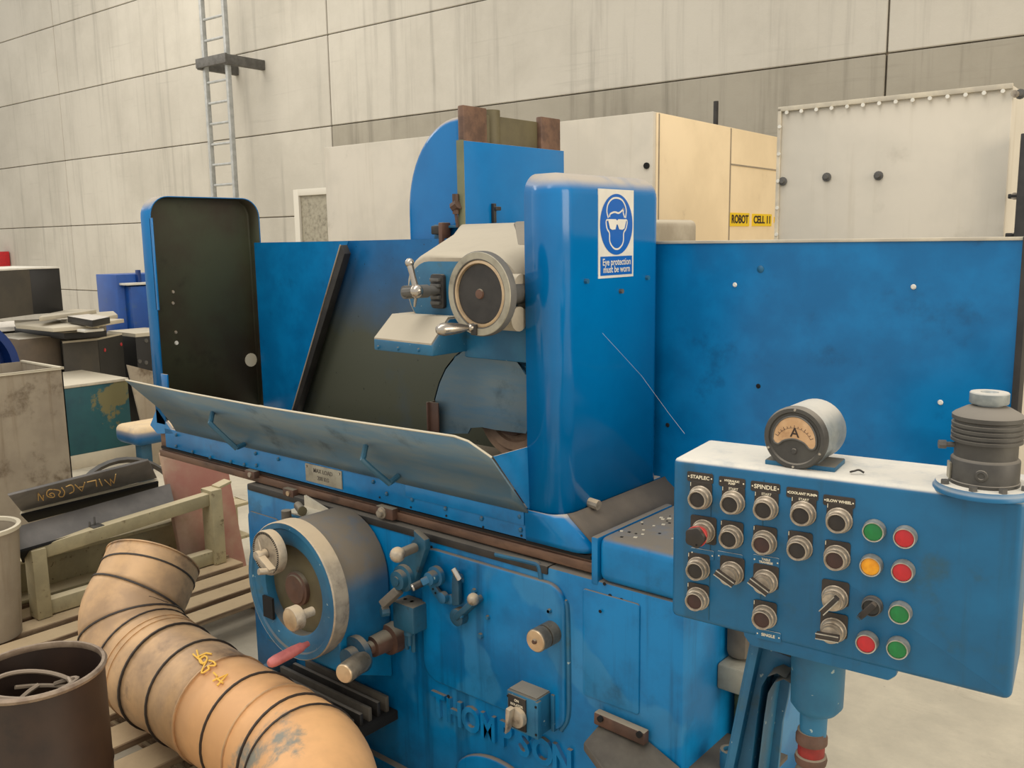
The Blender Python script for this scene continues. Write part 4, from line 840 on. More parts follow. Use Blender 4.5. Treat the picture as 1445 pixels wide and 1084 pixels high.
# name plates with engraved writing
for x, y, t_, w_, s_ in ((988, 674, 'STAPLEC', .046, .0085), (1033, 681, 'HYDRAULIC\nPUMP', .045, .0046), (1080, 688, 'SPINDLE', .048, .0098), (1132, 697, 'COOLANT PUMP', .050, .0056), (1184, 708, 'SLOW WHEEL', .048, .0060),
                          (1081, 792, 'TABLE\nTRAVERSE', .044, .005), (1084, 897, 'SINGLE', .042, .007), (1030, 787, '', .044, 0), (991, 782, '', .042, 0)):
    p = PP(x, y, -.001)
    pl_ = lb(MB().prism([V((p.x + a_, -.0003, p.z + b_)) for a_, b_ in rrect(-w_ / 2, w_ / 2, -.0085, .0085, .003, 3)], (0, -.0012, 0)), 'name_plate', 'legend_black' if y < 760 or t_ == '' and 0 else 'blue_pendant', bevel=.0003, seg=1)
    if t_: lb(text_mb(t_, s_, basis((p.x, -.0018, p.z), (1, 0, 0), (0, 0, 1), (0, -1, 0)), .0002, .0002), 'engraved_word', 'lettering', pl_)
    for e in (-1, 1): lb(MB().lathe((p.x + e * (w_ / 2 - .003), -.0015, p.z), AXF, [(0, .0014), (.0008, .001)], 8), 'rivet', 'lettering', pl_)
for (x, y) in ((1029, 713), (1076, 721), (1129, 729)):
    lb(text_mb('START', .0055, basis((0, -.0022, .0225), (1, 0, 0), (0, 0, 1), (0, -1, 0)), .0001, .0001), 'engraved_word', 'lettering', START[(x, y)])
# ammeter
c = PP(1125, 617, .035); zc = c.z
am = lb(MB().lathe((c.x, .035, zc), (.10, 1, 0), [(0, .048), (.004, .0505), (.085, .0505), (.09, .047), (.091, 0)], 40), 'ammeter', 'hammer_grey'); am['label'] = 'round ammeter in a grey case'
lb(MB().box(c.x - .05, c.x + .062, .03, .10, 1.177, 1.186), 'foot', 'blue_cast', am, bevel=.002)
lb(MB().prism([V((c.x - .032, .04, 1.184)), V((c.x + .034, .04, 1.184)), V((c.x + .038, .04, zc - .02)), V((c.x - .036, .04, zc - .02))], (0, .05, 0)), 'saddle', 'hammer_grey', am, bevel=.003)
AF = V((-.10, -1, 0)).normalized(); ft = V((c.x, .035, zc)); ax_ = V((0, 0, 1)).cross(-AF).normalized() * -1; ax_ = V((1, -.10, 0)).normalized()
lb(MB().lathe(ft, AF, [(0, .0515), (.010, .0515), (.014, .049), (.014, .043), (.011, .041), (.011, 0)], 48), 'bezel_ring', 'regulator_body', am)
def AP(u, v, h=.0115): return ft + AF * h + ax_ * u * .0385 + UP * v * .0385
fp = spline([AP(a_, b_) for a_, b_ in ((-.92, -.12), (-.86, .3), (-.62, .68), (-.25, .9), (.2, .92), (.6, .7), (.86, .32), (.94, -.1), (.86, -.33), (.66, -.36), (.42, -.14), (0, -.02), (-.42, -.12), (-.66, -.3), (-.84, -.26))], 4)
lb(MB().prism(fp, AF * .002), 'dial', 'meter_face', am); lb(MB().tube([p + AF * .002 for p in fp] + [fp[0] + AF * .002], .0014, 6), 'dial_rim', 'bracket_grey', am)
lb(text_mb('A', .022, basis(AP(.02, .24, .014), ax_, UP, AF), .0002, .0002), 'dial_letter', 'ink', am)
mb = MB()
for i in range(13):
    a_ = R(155 - 130 * i / 12); mb.obox(ft + AF * .0137 + (ax_ * math.cos(a_) + UP * (math.sin(a_) * .9 - .3)) * .0315, (ax_ * math.cos(a_) + UP * math.sin(a_)) * (.0028 if i % 3 == 0 else .0015), (ax_ * -math.sin(a_) + UP * math.cos(a_)) * .0004, AF * .0002)
mb.tube([ft + AF * .0137 + (ax_ * math.cos(a_) + UP * (math.sin(a_) * .9 - .3)) * .029 for a_ in [R(155 - 130 * i / 16) for i in range(17)]], .0003, 4)
lb(mb, 'scale', 'rust_brown', am)
for a_ in (90, 205, 335, 270): lb(MB().lathe(ft + AF * .013 + (ax_ * math.cos(R(a_)) + UP * math.sin(R(a_))) * .0465, AF, [(0, .003), (.002, .002)], 8), 'screw', 'chrome', am)
lb(MB().lathe(AP(0, -.55), AF, [(0, .005), (.002, .004)], 12), 'zero_screw', 'regulator_body', am)
# finned regulator with a grey knob
q = PZ(1388, 683, 1.186) - PO; c = V((q.dot(PUX), q.dot(PUY) + .0, 0))
rg = lb(MB().lathe((c.x, c.y, 1.176), UP, [(0, .068), (.004, .068), (.007, .066), (.012, .064), (.013, 0)], 44), 'speed_regulator', 'blue_pendant'); rg['label'] = 'black finned drum regulator with a grey knob'
lb(MB().lathe((c.x, c.y, 1.188), UP, [(0, .047), (.005, .0475), (.006, .046), (.036, .046), (.037, .0455), (.040, .042), (.062, .042), (.063, .0465)] + [(.063 + i * .0075 + d_, r_) for i in range(4) for d_, r_ in ((0, .0475), (.004, .0475), (.0045, .0435), (.0074, .0435))] + [(.095, .0475), (.101, .0475), (.104, .044), (.112, .03), (.115, .022), (.115, 0)], 44), 'finned_body', 'regulator_body', rg)
lb(MB().lathe((c.x, c.y, 1.302), UP, [(0, .018), (.004, .018), (.004, .025), (.006, .0262), (.019, .0262), (.0205, .025), (.0205, .012), (.017, .010), (.017, 0)], 36), 'knob', 'hammer_grey', rg)
lb(MB().lathe((c.x - .04, c.y - .012, 1.243), (-1, -.35, 0), [(0, .004), (.012, .004), (.012, .0065), (.022, .0065)], 8), 'cable_gland', 'bracket_grey', rg)
lb(MB().lathe((c.x + .0, c.y - .0455, 1.208), (0, -1, 0), [(0, .009), (.002, .008), (.0025, .005), (.001, .004)], 16), 'screw_plug', 'regulator_body', rg)
for a_ in (215, 262, 300, 340): lb(MB().lathe((c.x + .058 * math.cos(R(a_)), c.y + .058 * math.sin(R(a_)), 1.188), UP, [(0, .006), (.006, .006)], 6), 'bolt', 'bracket_grey', rg)
lb(MB().obox((c.x - .0455, c.y - .012, 1.205), V((.001, .001, 0)), V((-.003, .009, 0)), V((0, 0, .012))), 'tag', 'plate_grey', rg)
# curl of swarf lying on the top
p = PZ(1200, 667, 1.18) - PO; p = V((p.dot(PUX), p.dot(PUY), 1.181)); lb(MB().tube(spline([p, p + V((.006, -.004, .003)), p + V((.012, .003, .004)), p + V((.02, .002, .001))], 4), .0016, 6), 'swarf_curl', 'black_iron')
# pedestal: boss, spigot, collar, column, ribbed casting
q0 = PP(1151, 950, .06); bxx = q0.x
ps_ = lb(MB().lathe((bxx, .075, .748), UP, [(0, .02), (0, .034), (.012, .043), (.13, .045), (.15, .05)], 36), 'pedestal_boss', 'blue_cast', smooth=50)
lb(MB().lathe((bxx - .004, .075, .70), UP, [(0, .022), (.06, .0235)], 28), 'spigot', 'blue_cast')
lb(MB().lathe((bxx - .006, .075, .648), UP, [(0, .02), (.0, .026), (.008, .0275), (.014, .026), (.016, .0215), (.036, .0215), (.038, .0265), (.05, .0265), (.054, .024), (.06, .024)], 28), 'collar', 'rust_brown')
lb(MB().lathe((bxx - .006, .075, .664), UP, [(0, .0225), (.020, .0225)], 28), 'red_band', 'red_ring')
lb(MB().lathe((bxx - .006, .075, .0), UP, [(0, .14), (.03, .14), (.06, .09), (.45, .055), (.63, .026), (.648, .02)], 32), 'column', 'dusty_cast')
lb(MB().ball((bxx - .004, .045, .636), .009, 12), 'ball_foot', 'bezel_bright')
# curved rib casting left of the boss
def L2(x, y, off): return PP(x, y, off)
a_ = [L2(1057, 906, .10), L2(1118, 928, .10), L2(1118, 945, .10), L2(1100, 945, .10), L2(1086, 956, .10), L2(1080, 975, .10), L2(1066, 1084, .10), L2(1050, 1200, .10), L2(1000, 1200, .10), L2(1021, 1084, .10)]
cs = lb(MB().prism(a_, (0, .03, 0)), 'bracket_casting', 'blue_cast', bevel=.006)
mb = MB(); e0, e1 = L2(1061, 906, .07), L2(998, 1210, .07); d_ = (e1 - e0)
mb.prism([e0, e0 + V((.014, 0, -.002)), e1 + V((.014, 0, 0)), e1], (0, .11, 0)); lb(mb, 'bracket_rib', 'blue_cast', bevel=.003)
rb_ = [L2(x, y, .08) for x, y in ((1062, 1140), (1079, 1000), (1084, 967), (1092, 953), (1106, 948), (1118, 955))]
mb = MB(); mb.loft([[p + V((-.006, -.02, .004)) for p in rb_], [p + V((-.006, .06, .004)) for p in rb_], [p + V((.006, .06, -.004)) for p in rb_], [p + V((.006, -.02, -.004)) for p in rb_]], closed=False, cap=False)
mb.f += []; lb(mb, 'window_rib', 'blue_cast', smooth=60)
b_ = [L2(x, y, .14) for x, y in ((1086, 950), (1116, 958), (1112, 985), (1104, 1020), (1098, 1084), (1090, 1200), (1062, 1200), (1074, 1084))]
lb(MB().prism(b_, (0, .012, 0)), 'back_web', 'blue_cast', bevel=.002)
lb(MB().box(-.30, .02, -.06, .26, 0, .06), 'foot', 'blue_cast', bevel=.01)
lb(MB().prism([V((-.29, .11, .05)), V((-.05, .11, .05)), V((-.08, .11, .5)), V((-.20, .11, .5))], (0, .03, 0)), 'bracket_casting', 'blue_cast', bevel=.004)

# ------------------------------------------------------------------ left side, near the camera
# steel drum with wire
c = V((-2.201, .813, 0)); r_ = .151
D = thing('steel_drum', 'dark brown open steel drum with a rolled rim, coils of wire inside', 'drum', c)
build(MB().lathe(c, UP, [(.137, 0), (.137, r_ * .99), (.28, r_), (.29, r_ * 1.02), (.30, r_), (.545, r_), (.545, r_ - .004), (.15, r_ - .005), (.15, 0)], 48, cap=False), 'body', 'drum_brown', D)
build(MB().lathe(c, UP, [(.538, r_ + .0), (.541, r_ + .005), (.548, r_ + .007), (.553, r_ + .002), (.553, r_ - .005), (.545, r_ - .007), (.538, r_ - .005)], 48, closed=True), 'rolled_rim', 'drum_rim', D)
for k in range(4):
    q = []
    for i in range(13): a_ = R(-200 + 50 * k + 24 * i); rr_ = r_ * (.45 + .07 * k); q.append(c + V((.012 * math.cos(k * 2) + math.cos(a_) * rr_, .012 * math.sin(k * 1.7) + math.sin(a_) * rr_, .475 + .03 * math.sin(a_ * 1.0 + k * 1.3) + .008 * k)))
    tag(build(MB().tube(spline(q, 5), .0055, 6), 'cable_loop', 'wire_grey'), ('grey cable loop heaped in the brown drum, %s' % ('rising highest', 'lying across the middle', 'curled on the near side', 'curled against the far wall')[k]), 'cable', 'cable loops in the brown drum')
# pallets
def pallet(name, label, x0, x1, y0, y1, top, n, rz=0, w_=.10, th=.022):
    P = thing(name, label, 'pallet', ((x0 + x1) / 2, (y0 + y1) / 2, 0), rz, 'wooden pallets on the floor')
    for i in range(n):
        xc = x0 + (x1 - x0) * (i + .5) / n + random.uniform(-.008, .008); t_ = random.uniform(-.006, .006)
        mb = MB().box(xc - w_ / 2, xc + w_ / 2, y0 + t_ * 3, y1 + t_ * 2, top - th, top)
        build(mb, 'slat', 'wood', P, bevel=.003, seg=1)
    for yy in (y0 + .06, (y0 + y1) / 2, y1 - .06):
        build(MB().box(x0, x1, yy - .045, yy + .045, top - th - .085 + .0, top - th), 'stringer', 'wood', P, bevel=.003, seg=1)
        build(MB().box(x0, x1, yy - .05, yy + .05, 0, .0 + .018), 'bottom_board', 'wood', P, bevel=.003, seg=1)
    return P
pallet('wooden_pallet', 'long weathered wooden pallet under the cream steel frame', -4.55, -3.02, .75, 2.2, .135, 11)
pallet('wooden_pallet', 'weathered wooden pallet under the round sheet metal duct', -2.95, -1.65, .55, 1.35, .135, 7, w_=.12)
# cream frame (open rectangular) on the far pallet
F = thing('welded_rack', 'cream painted welded rectangular steel frame, chipped corners', 'frame', (-3.57, 1.75, .135))
xf = -3.56; a_ = PX(38, 778, xf); b_ = PX(70, 880, xf); c_ = PX(318, 800, xf); d_ = PX(300, 692, xf)
zt = .452; zb = .137; yl = 1.29; yr = 2.20
zl = PX(45, 778, xf).z; zr = PX(305, 694, xf).z
def fb(p, q, w__, h__, nm): build(MB().beam(p, q, w__, h__), nm, 'cream_frame', F, bevel=.004)
yl = PX(50, 860, xf).y + .02; yr = PX(305, 790, xf).y
z1 = PX(60, 770, xf).z - .02; z2 = PX(280, 700, xf).z - .02
fb(V((xf, yl - .02, z1)), V((xf, yr + .02, z2)), .05, .055, 'top_rail'); fb(V((xf, yl - .02, .17)), V((xf, yr + .02, .17)), .05, .06, 'bottom_rail')
build(MB().beam(V((xf, yl, .137)), V((xf, yl, z1 + .02)), .055, .075, (1, 0, 0)), 'upright', 'cream_frame', F, bevel=.004)
build(MB().beam(V((xf, yr, .137)), V((xf, yr, z2 + .04)), .055, .085, (1, 0, 0)), 'upright', 'cream_frame', F, bevel=.004)
build(MB().prism([V((xf - .03, yr + .02, z2 + .035)), V((xf - .03, yr + .085, z2 + .05)), V((xf + .03, yr + .085, z2 + .05)), V((xf + .03, yr + .02, z2 + .035))], (0, 0, .012)), 'end_plate', 'cream_frame', F, bevel=.002)
# second cream beam behind
F2 = thing('steel_channel', 'cream channel beam lying behind the rectangular frame on the pallet', 'beam', (-3.8, 1.8, .135))
mb = MB(); mb.box(-3.86, -3.84, 1.30, 2.42, .137, .315); mb.box(-3.86, -3.74, 1.30, 2.42, .30, .315); mb.box(-3.86, -3.74, 1.30, 2.42, .137, .152); build(mb, 'channel', 'cream_frame', F2, bevel=.003)
build(MB().prism([V((-3.86, 1.30, .137)), V((-3.86, 1.30, .33)), V((-3.6, 1.28, .2)), V((-3.6, 1.28, .137))], (0, .02, 0)), 'end_gusset', 'cream_frame', F2, bevel=.002)
# charcoal channels resting on the beams
def channel(nm, label, A, B, wd, ht, tilt, par_mat='charcoal_channel'):
    A = V(A); B = V(B); d_ = (B - A).normalized(); n_ = V((0, 0, 1)).cross(d_).normalized(); up_ = d_.cross(n_) * -1
    if up_.z < 0: up_ = -up_
    n2 = n_ * math.cos(tilt) + up_ * math.sin(tilt); u2 = -n_ * math.sin(tilt) + up_ * math.cos(tilt)
    T_ = thing(nm, label, 'channel', A)
    mb = MB(); L_ = (B - A) / 2; m_ = (A + B) / 2
    mb.obox(m_ + n2 * wd / 2, L_, n2 * wd / 2, u2 * .006)
    build(mb, 'web', par_mat, T_, bevel=.003)
    build(MB().obox(m_ + n2 * .0 - u2 * ht / 2, L_, n2 * .006, u2 * ht / 2), 'flange', par_mat, T_, bevel=.002)
    build(MB().obox(m_ + n2 * wd - u2 * ht / 2, L_, n2 * .006, u2 * ht / 2), 'flange', par_mat, T_, bevel=.002)
    return T_, m_, d_, n2, u2
A = PZ(22, 775, .42); B = PZ(246, 712, .42); A2 = PZ(28, 735, .50); B2 = PZ(228, 693, .50)
n_ = (PZ(12, 735, .44) - A)
def plate_from(pts, th, nm, mat, par, bev=.003, **k):
    pts = [V(p) for p in pts]; nn = (pts[1] - pts[0]).cross(pts[2] - pts[0]).normalized()
    if nn.dot(CAM - pts[0]) < 0: nn = -nn
    return build(MB().prism(pts, -nn * th), nm, mat, par, bevel=bev, **k), nn
K1 = thing('steel_channel', 'charcoal channel with a hinge clip, lying nearest the cream frame', 'channel', PZ(22, 775, .42), 0, 'charcoal channels lying at the left')
plate_from([PZ(26, 780, .42), PZ(248, 716, .42), PZ(240, 682, .50), PZ(20, 744, .50)], .012, 'face', 'charcoal_channel', K1)
plate_from([PZ(26, 781, .42), PZ(248, 717, .42), PZ(250, 722, .34), PZ(32, 795, .34)], .012, 'flange', 'hole_black', K1)
q = PZ(134, 741, .44); mb = MB(); mb.box(q.x - .03, q.x + .03, q.y - .02, q.y + .025, q.z - .03, q.z); mb.cyl(q, q + V((0, 0, .035)), .004, n=8); mb.cyl(q + V((.0, -.02, 0)), q + V((0, -.02, .02)), .004, n=8); build(mb, 'clip', 'bracket_grey', K1, bevel=.002)
K2 = thing('steel_channel', 'charcoal channel with a chalked word and a pale lip, lying upper', 'channel', PZ(30, 730, .52), 0, 'charcoal channels lying at the left')
f_, nn = plate_from([PZ(30, 722, .52), PZ(222, 675, .52), PZ(210, 650, .64), PZ(12, 700, .64)], .012, 'face', 'charcoal_channel', K2)
plate_from([PZ(28, 726, .515), PZ(224, 679, .515), PZ(222, 675, .52), PZ(30, 720, .525)], .01, 'pale_lip', 'light_edge', K2, bev=.001)
plate_from([PZ(30, 728, .51), PZ(224, 681, .51), PZ(224, 690, .46), PZ(40, 738, .46)], .01, 'flange', 'hole_black', K2)
# chalked word, upside down on the face
FP0, FP1, FP3 = PZ(30, 722, .52), PZ(222, 675, .52), PZ(12, 700, .64); fn = (FP1 - FP0).cross(FP3 - FP0).normalized()
if fn.dot(CAM - FP0) < 0: fn = -fn
def CK(x, y): return PN(x, y, fn, fn.dot(FP0)) + fn * .002
s_ = 200 / 1445; sy = 150 / 1084
for pts in ([(1178, 208), (1160, 300), (1122, 255), (1130, 325), (1065, 265)], [(1010, 258), (1040, 325)], [(885, 288), (975, 268), (985, 330)], [(765, 315), (835, 382), (862, 290)], [(805, 340), (850, 335)],
            [(668, 335), (720, 318), (750, 345), (745, 385), (705, 405)], [(628, 345), (655, 385), (645, 430), (612, 438), (596, 418), (612, 392), (600, 372), (545, 362)], [(532, 362), (498, 366), (474, 395), (482, 430), (518, 444), (552, 436), (548, 408), (520, 400), (500, 414), (524, 428)],
            [(390, 475), (388, 400), (440, 475), (440, 425)]):
    P_ = [CK(x * s_, 640 + y * sy) for x, y in pts]
    build(MB().tube(spline(P_, 5) if pts[0][0] in (668, 628, 532) else P_, .0021, 5), 'chalk_stroke', 'chalk', K2)
# ring of hose behind
pts = []
for k in range(33): a_ = R(360 * k / 32); pts.append(V((PZ(184, 700, .3).x, 0, 0)))
hc = PX(180, 700, -4.0); rr = PX(180, 650, -4.0).z / 2 - .007; hc.z = rr + .014
tag(build(MB().lathe(hc + V((0, 0, -.0)), (1, 0, .25), [(-.014, rr), (0, rr + .014), (.014, rr), (0, rr - .014)], 40, closed=True), 'hoop', 'bracket_grey'), 'grey metal hoop standing behind the chalked channel', 'hoop')
# light round vessel at the left edge
vc = PZ(-30, 745, .55)
Vt = thing('round_bin', 'round galvanised open bin cut by the left edge', 'bin', (vc.x, vc.y, 0))
rv = (PZ(19, 745, .55) - vc).length
build(MB().lathe((vc.x, vc.y, .137), UP, [(0, rv * .8), (.41, rv), (.41, rv - .006), (.0, rv * .8 - .006)], 36, cap=False), 'body', 'bin_paint', Vt)
build(MB().lathe((vc.x, vc.y, .547), UP, [(-.008, rv + .006), (.006, rv + .006), (.006, rv - .008), (-.008, rv - .008)], 36, closed=True), 'rim', 'light_edge', Vt)
# pink-beige board leaning behind the table end
q = [PX(222, 620, -3.15), PX(322, 655, -2.95), PX(352, 840, -2.95), PX(282, 810, -3.15)]
tl = PY(222, 615, 2.12); tr = PY(325, 655, 2.12); brr = PY(372, 850, 1.85); bl = PY(300, 850, 1.85)
q = [PN(x, y, (0.35, -1, -.25), V((.35, -1, -.25)).dot(V((-2.9, 2.05, .7)))) for x, y in ((216, 600), (318, 640), (356, 822), (300, 850))]
n_ = V((1, -.15, .25)); b0 = PZ(352, 832, 0) + V((-.1, .12, 0)); q = [PN(x, y, n_, n_.dot(b0)) for x, y in ((228, 640), (318, 640), (353, 829), (266, 838))]; z0_ = min(p.z for p in q)
for p in q: p.z = max(p.z, 0)
Bd = build(MB().prism(q, (-.03, 0, 0)), 'leaning_board', 'panel_pink', bevel=.004); tag(Bd, 'faded pink and beige board leaning behind the left table end', 'board')
# ducts
Du = thing('metal_duct', 'dusty tan sheet metal duct with an elbow, seam rings and a yellow chalk mark', 'duct', (-2.2, 1.26, .137))
rad = .152
path = [V((-2.56, 1.42, .66)), V((-2.635, 1.30, .53)), V((-2.60, 1.26, .38)), V((-2.47, 1.25, .31)), V((-2.30, 1.25, .295)), V((-1.90, 1.22, .295)), V((-1.72, 1.18, .29)), V((-1.64, 1.05, .26)), V((-1.64, .90, .22))]
path = [V((-2.735, 1.40, .53)), V((-2.70, 1.34, .465)), V((-2.675, 1.285, .405)), V((-2.60, 1.26, .335)), V((-2.46, 1.25, .302)), V((-2.30, 1.25, .295)), V((-1.90, 1.235, .292)), V((-1.70, 1.215, .29)), V((-1.56, 1.12, .27)), V((-1.53, .97, .24))]
sp_ = spline(path, 6)
def sub(a_, b_, r0, nm, mat, r1=None, **k):
    seg_ = sp_[a_:b_ + 1]; rs = [r0 + ((r1 or r0) - r0) * i / (len(seg_) - 1) for i in range(len(seg_))]
    mb = MB(); mb.tube(seg_, r0, 36, rs); mb.f = mb.f[:-2]
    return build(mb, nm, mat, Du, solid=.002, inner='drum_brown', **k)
def ring(i, r0, wd, mat='duct_seam', nm='seam_ring'):
    a_ = sp_[i]; t_ = (sp_[min(i + 1, len(sp_) - 1)] - sp_[max(i - 1, 0)]).normalized()
    loc_ = rad + (-.004 if i <= 3 else .0005 if i <= 8 else .003 if i <= 20 else .006 if i <= 27 else .001 if i <= 31 else -.002)
    return build(MB().lathe(a_ - t_ * wd / 2, t_, [(0, loc_ - .003), (0, loc_ + .003), (wd, loc_ + .003), (wd, loc_ - .003)], 40, closed=True), nm, mat, Du)
sub(0, 8, rad - .004, 'elbow_mouth', 'duct_zinc'); sub(8, 15, rad, 'elbow_segment', 'duct_zinc'); sub(15, 21, rad + .003, 'elbow_segment', 'duct_zinc'); sub(21, 27, rad + .006, 'collar', 'duct_zinc')
sub(27, 33, rad + .003, 'joint_sleeve', 'duct_zinc', rad - .004); sub(33, 41, rad - .004, 'duct_run', 'duct_warm_lit')
sub(41, len(sp_) - 1, rad - .002, 'end_elbow', 'duct_warm_lit')
for i, m_ in ((0, 'duct_zinc'), (3, 'duct_seam'), (8, 'duct_seam'), (15, 'duct_seam'), (21, 'duct_seam'), (23, 'duct_zinc'), (24, 'duct_zinc'), (27, 'duct_seam'), (31, 'duct_seam'), (33, 'duct_zinc'), (35, 'duct_seam'), (37, 'duct_zinc'), (39, 'duct_seam'), (41, 'duct_seam')): ring(i, rad + (.003 if i in (23, 24, 27, 21) else -.002), .004 if m_ != 'duct_seam' else .005, m_, 'seam_ring')
# chalk mark on the duct: strokes laid on the curved surface
def on_duct(x, y):
    d = ray(x, y).normalized(); a0 = V((-2.30, 1.25, .295)); ax_d = (V((-1.90, 1.235, .292)) - a0).normalized(); o_ = CAM - a0
    dd = d - ax_d * d.dot(ax_d); oo = o_ - ax_d * o_.dot(ax_d); rr_ = rad + .001
    A_ = dd.dot(dd); B_ = 2 * dd.dot(oo); C_ = oo.dot(oo) - rr_ * rr_; q_ = max(B_ * B_ - 4 * A_ * C_, 0)
    return CAM + d * ((-B_ - math.sqrt(q_)) / (2 * A_))
s_ = 360 / 1374
for pts in ([(1040, 470), (1075, 505), (1060, 450)], [(1055, 490), (1110, 465), (1140, 470)], [(1080, 500), (1095, 525)], [(1100, 480), (1075, 500), (1085, 520), (1110, 510), (1115, 488), (1100, 480)], [(1115, 500), (1085, 570), (1125, 550), (1120, 535), (1160, 530), (1150, 512), (1125, 505)], [(1150, 570), (1170, 590)], [(1145, 615), (1225, 580), (1170, 640)], [(1165, 600), (1200, 625)], ):
    P_ = [on_duct(x * s_, 800 + y * s_) for x, y in pts]
    build(MB().tube(spline(P_, 5) if len(pts) > 4 else P_, .0026, 6), 'chalk_stroke', 'chalk_yellow', Du)
# ------------------------------------------------------------------ left background
q = PZ(88, 520, .9)
def boxx(name, label, cat, x0, x1, y0, y1, z0, z1, mat, bev=.004):
    return tag(build(MB().box(x0, x1, y0, y1, z0, z1), name, mat, bevel=bev), label, cat)
# steel bin with swarf
xb = -4.9; q = PX(88, 520, xb); q2 = PX(0, 532, xb); zt = q.z
Bn = thing('steel_bin', 'stained beige steel bin with an open top full of swarf, nearest the left edge', 'bin', (xb - .3, q.y - .5, 0))
yb1 = q.y; ybk = PZ(52, 508, zt)
mb = MB(); mb.box(xb - .006, xb, yb1 - 1.0, yb1, .0, zt); mb.box(ybk.x, xb, yb1 - .006, yb1, 0, zt); mb.box(ybk.x - .006, ybk.x, yb1 - 1., yb1, 0, zt); mb.box(ybk.x, xb, yb1 - 1.0, yb1 - .994, 0, zt)
build(mb, 'body', 'bin_paint', Bn); mb = MB(); mb.box(xb - .01, xb + .006, yb1 - 1.0, yb1 + .006, zt - .004, zt + .008); mb.box(ybk.x - .006, xb + .006, yb1 - .01, yb1 + .006, zt - .004, zt + .008); build(mb, 'rim', 'light_edge', Bn, bevel=.002)
build(MB().box(ybk.x, xb - .01, yb1 - .99, yb1 - .01, zt - .3, zt - .07), 'swarf_fill', 'swarf', Bn, kind='stuff')
# teal box with cream top
xt = -6.37; A = PX(98, 633, xt); B = PX(187, 618, xt); C2 = PX(90, 549, xt)
bk = PZ(88, 527, C2.z); bk.x = max(bk.x, -7.1)
Tb = thing('parts_box', 'teal painted steel box with a cream top, paint worn on its side', 'box', (xt - .2, (A.y + B.y) / 2, .1))
build(MB().box(bk.x, xt, C2.y, B.y, .10, C2.z), 'body', 'teal_paint', Tb, bevel=.005)
build(MB().box(bk.x, xt + .006, C2.y - .005, B.y + .005, C2.z, C2.z + .02), 'lid', 'sand_dust', Tb, bevel=.004)
build(MB().box(bk.x, xt, C2.y - .05, B.y + .02, 0, .1), 'plinth', 'pale_sheet', Tb, bevel=.003)
# leaning beige sheet between the teal box and the table
q = [PX(x, y, -6.0) for x, y in ((180, 515), (232, 528), (232, 625), (212, 625))]
q[2].z = q[3].z = 0
tag(build(MB().prism(q, (-.02, 0, 0)), 'metal_sheet', 'bin_paint', bevel=.002), 'beige metal sheet leaning upright, right of the teal box', 'sheet')
# small bench at the far end of the table
q = PZ(181, 606, .6); q1 = PZ(222, 600, .6)
Bc = thing('bench', 'small blue bench with a dusty cream top, beyond the left end of the table', 'bench', (q.x, q.y, 0))
build(MB().box(q.x - .12, q.x + .12, q.y - .02, q.y + .45, .52, .62), 'top', 'bench_paint', Bc, bevel=.035, seg=4)
for yy in (q.y + .05, q.y + .40): build(MB().box(q.x + .02, q.x + .08, yy - .03, yy + .03, 0, .52), 'leg', 'teal_cast', Bc, bevel=.003)
# dark cabinets
def cab(x, ya, yb, zt, dep, mats, label, extra=None, nm='cabinet', zb=0.0):
    T_ = thing(nm, label, 'cabinet', (x - dep / 2, (ya + yb) / 2, zb), 0, 'dark cabinets at the far left')
    build(MB().box(x - dep, x, ya, yb, zb, zt), 'body', mats, T_, bevel=.004); return T_
X1 = -7.3; a_ = PX(25, 470, X1); b_ = PX(84, 474, X1); cab(X1, a_.y, b_.y, b_.z, .6, 'bronze_cabinet', 'bronze brown cabinet under stacked sheets, behind the beige bin')
X1 = -7.2; a_ = PX(88, 478, X1); b_ = PX(138, 480, X1); c1 = cab(X1, a_.y, b_.y, b_.z, .02, 'grey_cabinet', 'grey steel cabinet with a pale top and a black side with red dots')
d_ = PX(190, 474, X1 - .0); yy = b_.y; zt = b_.z
build(MB().prism([V((X1, a_.y, zt)), V((X1, yy, zt)), V((X1 - .25, d_.y + .02, zt)), V((X1 - .9, a_.y + .35, zt))], (0, 0, .015)), 'top', 'pale_sheet', c1)
build(MB().prism([V((X1, yy, 0)), V((X1, yy, zt)), V((X1 - .25, d_.y + .02, zt)), V((X1 - .25, d_.y + .02, 0))], (-.02, -.0, 0)), 'side_panel', 'black_cabinet', c1)
dirv = V((-.25, d_.y + .02 - yy, 0)).normalized(); nn = V((dirv.y, -dirv.x, 0))
for x, y in ((148, 494), (171, 486)):
    p = PN(x, y, nn, nn.dot(V((X1, yy, 0)))); build(MB().lathe(p, nn, [(0, .016), (.004, .014)], 12), 'red_dot', 'lamp_red', c1)
X1 = -7.5; a_ = PX(191, 476, X1); b_ = PX(216, 478, X1); c2 = cab(X1, a_.y, b_.y + .2, a_.z, .5, 'black_cabinet', 'narrow black cabinet half hidden by the table cover')
build(MB().box(X1 - .5, X1 + .004, a_.y, b_.y + .2, a_.z, a_.z + .03), 'top', 'pale_sheet', c2)
for x, y in ((206, 481), (197, 510), (206, 512)): build(MB().lathe(PX(x, y, X1), (1, 0, 0), [(0, .02), (.008, .016)], 10), 'boss', 'bracket_grey', c2)
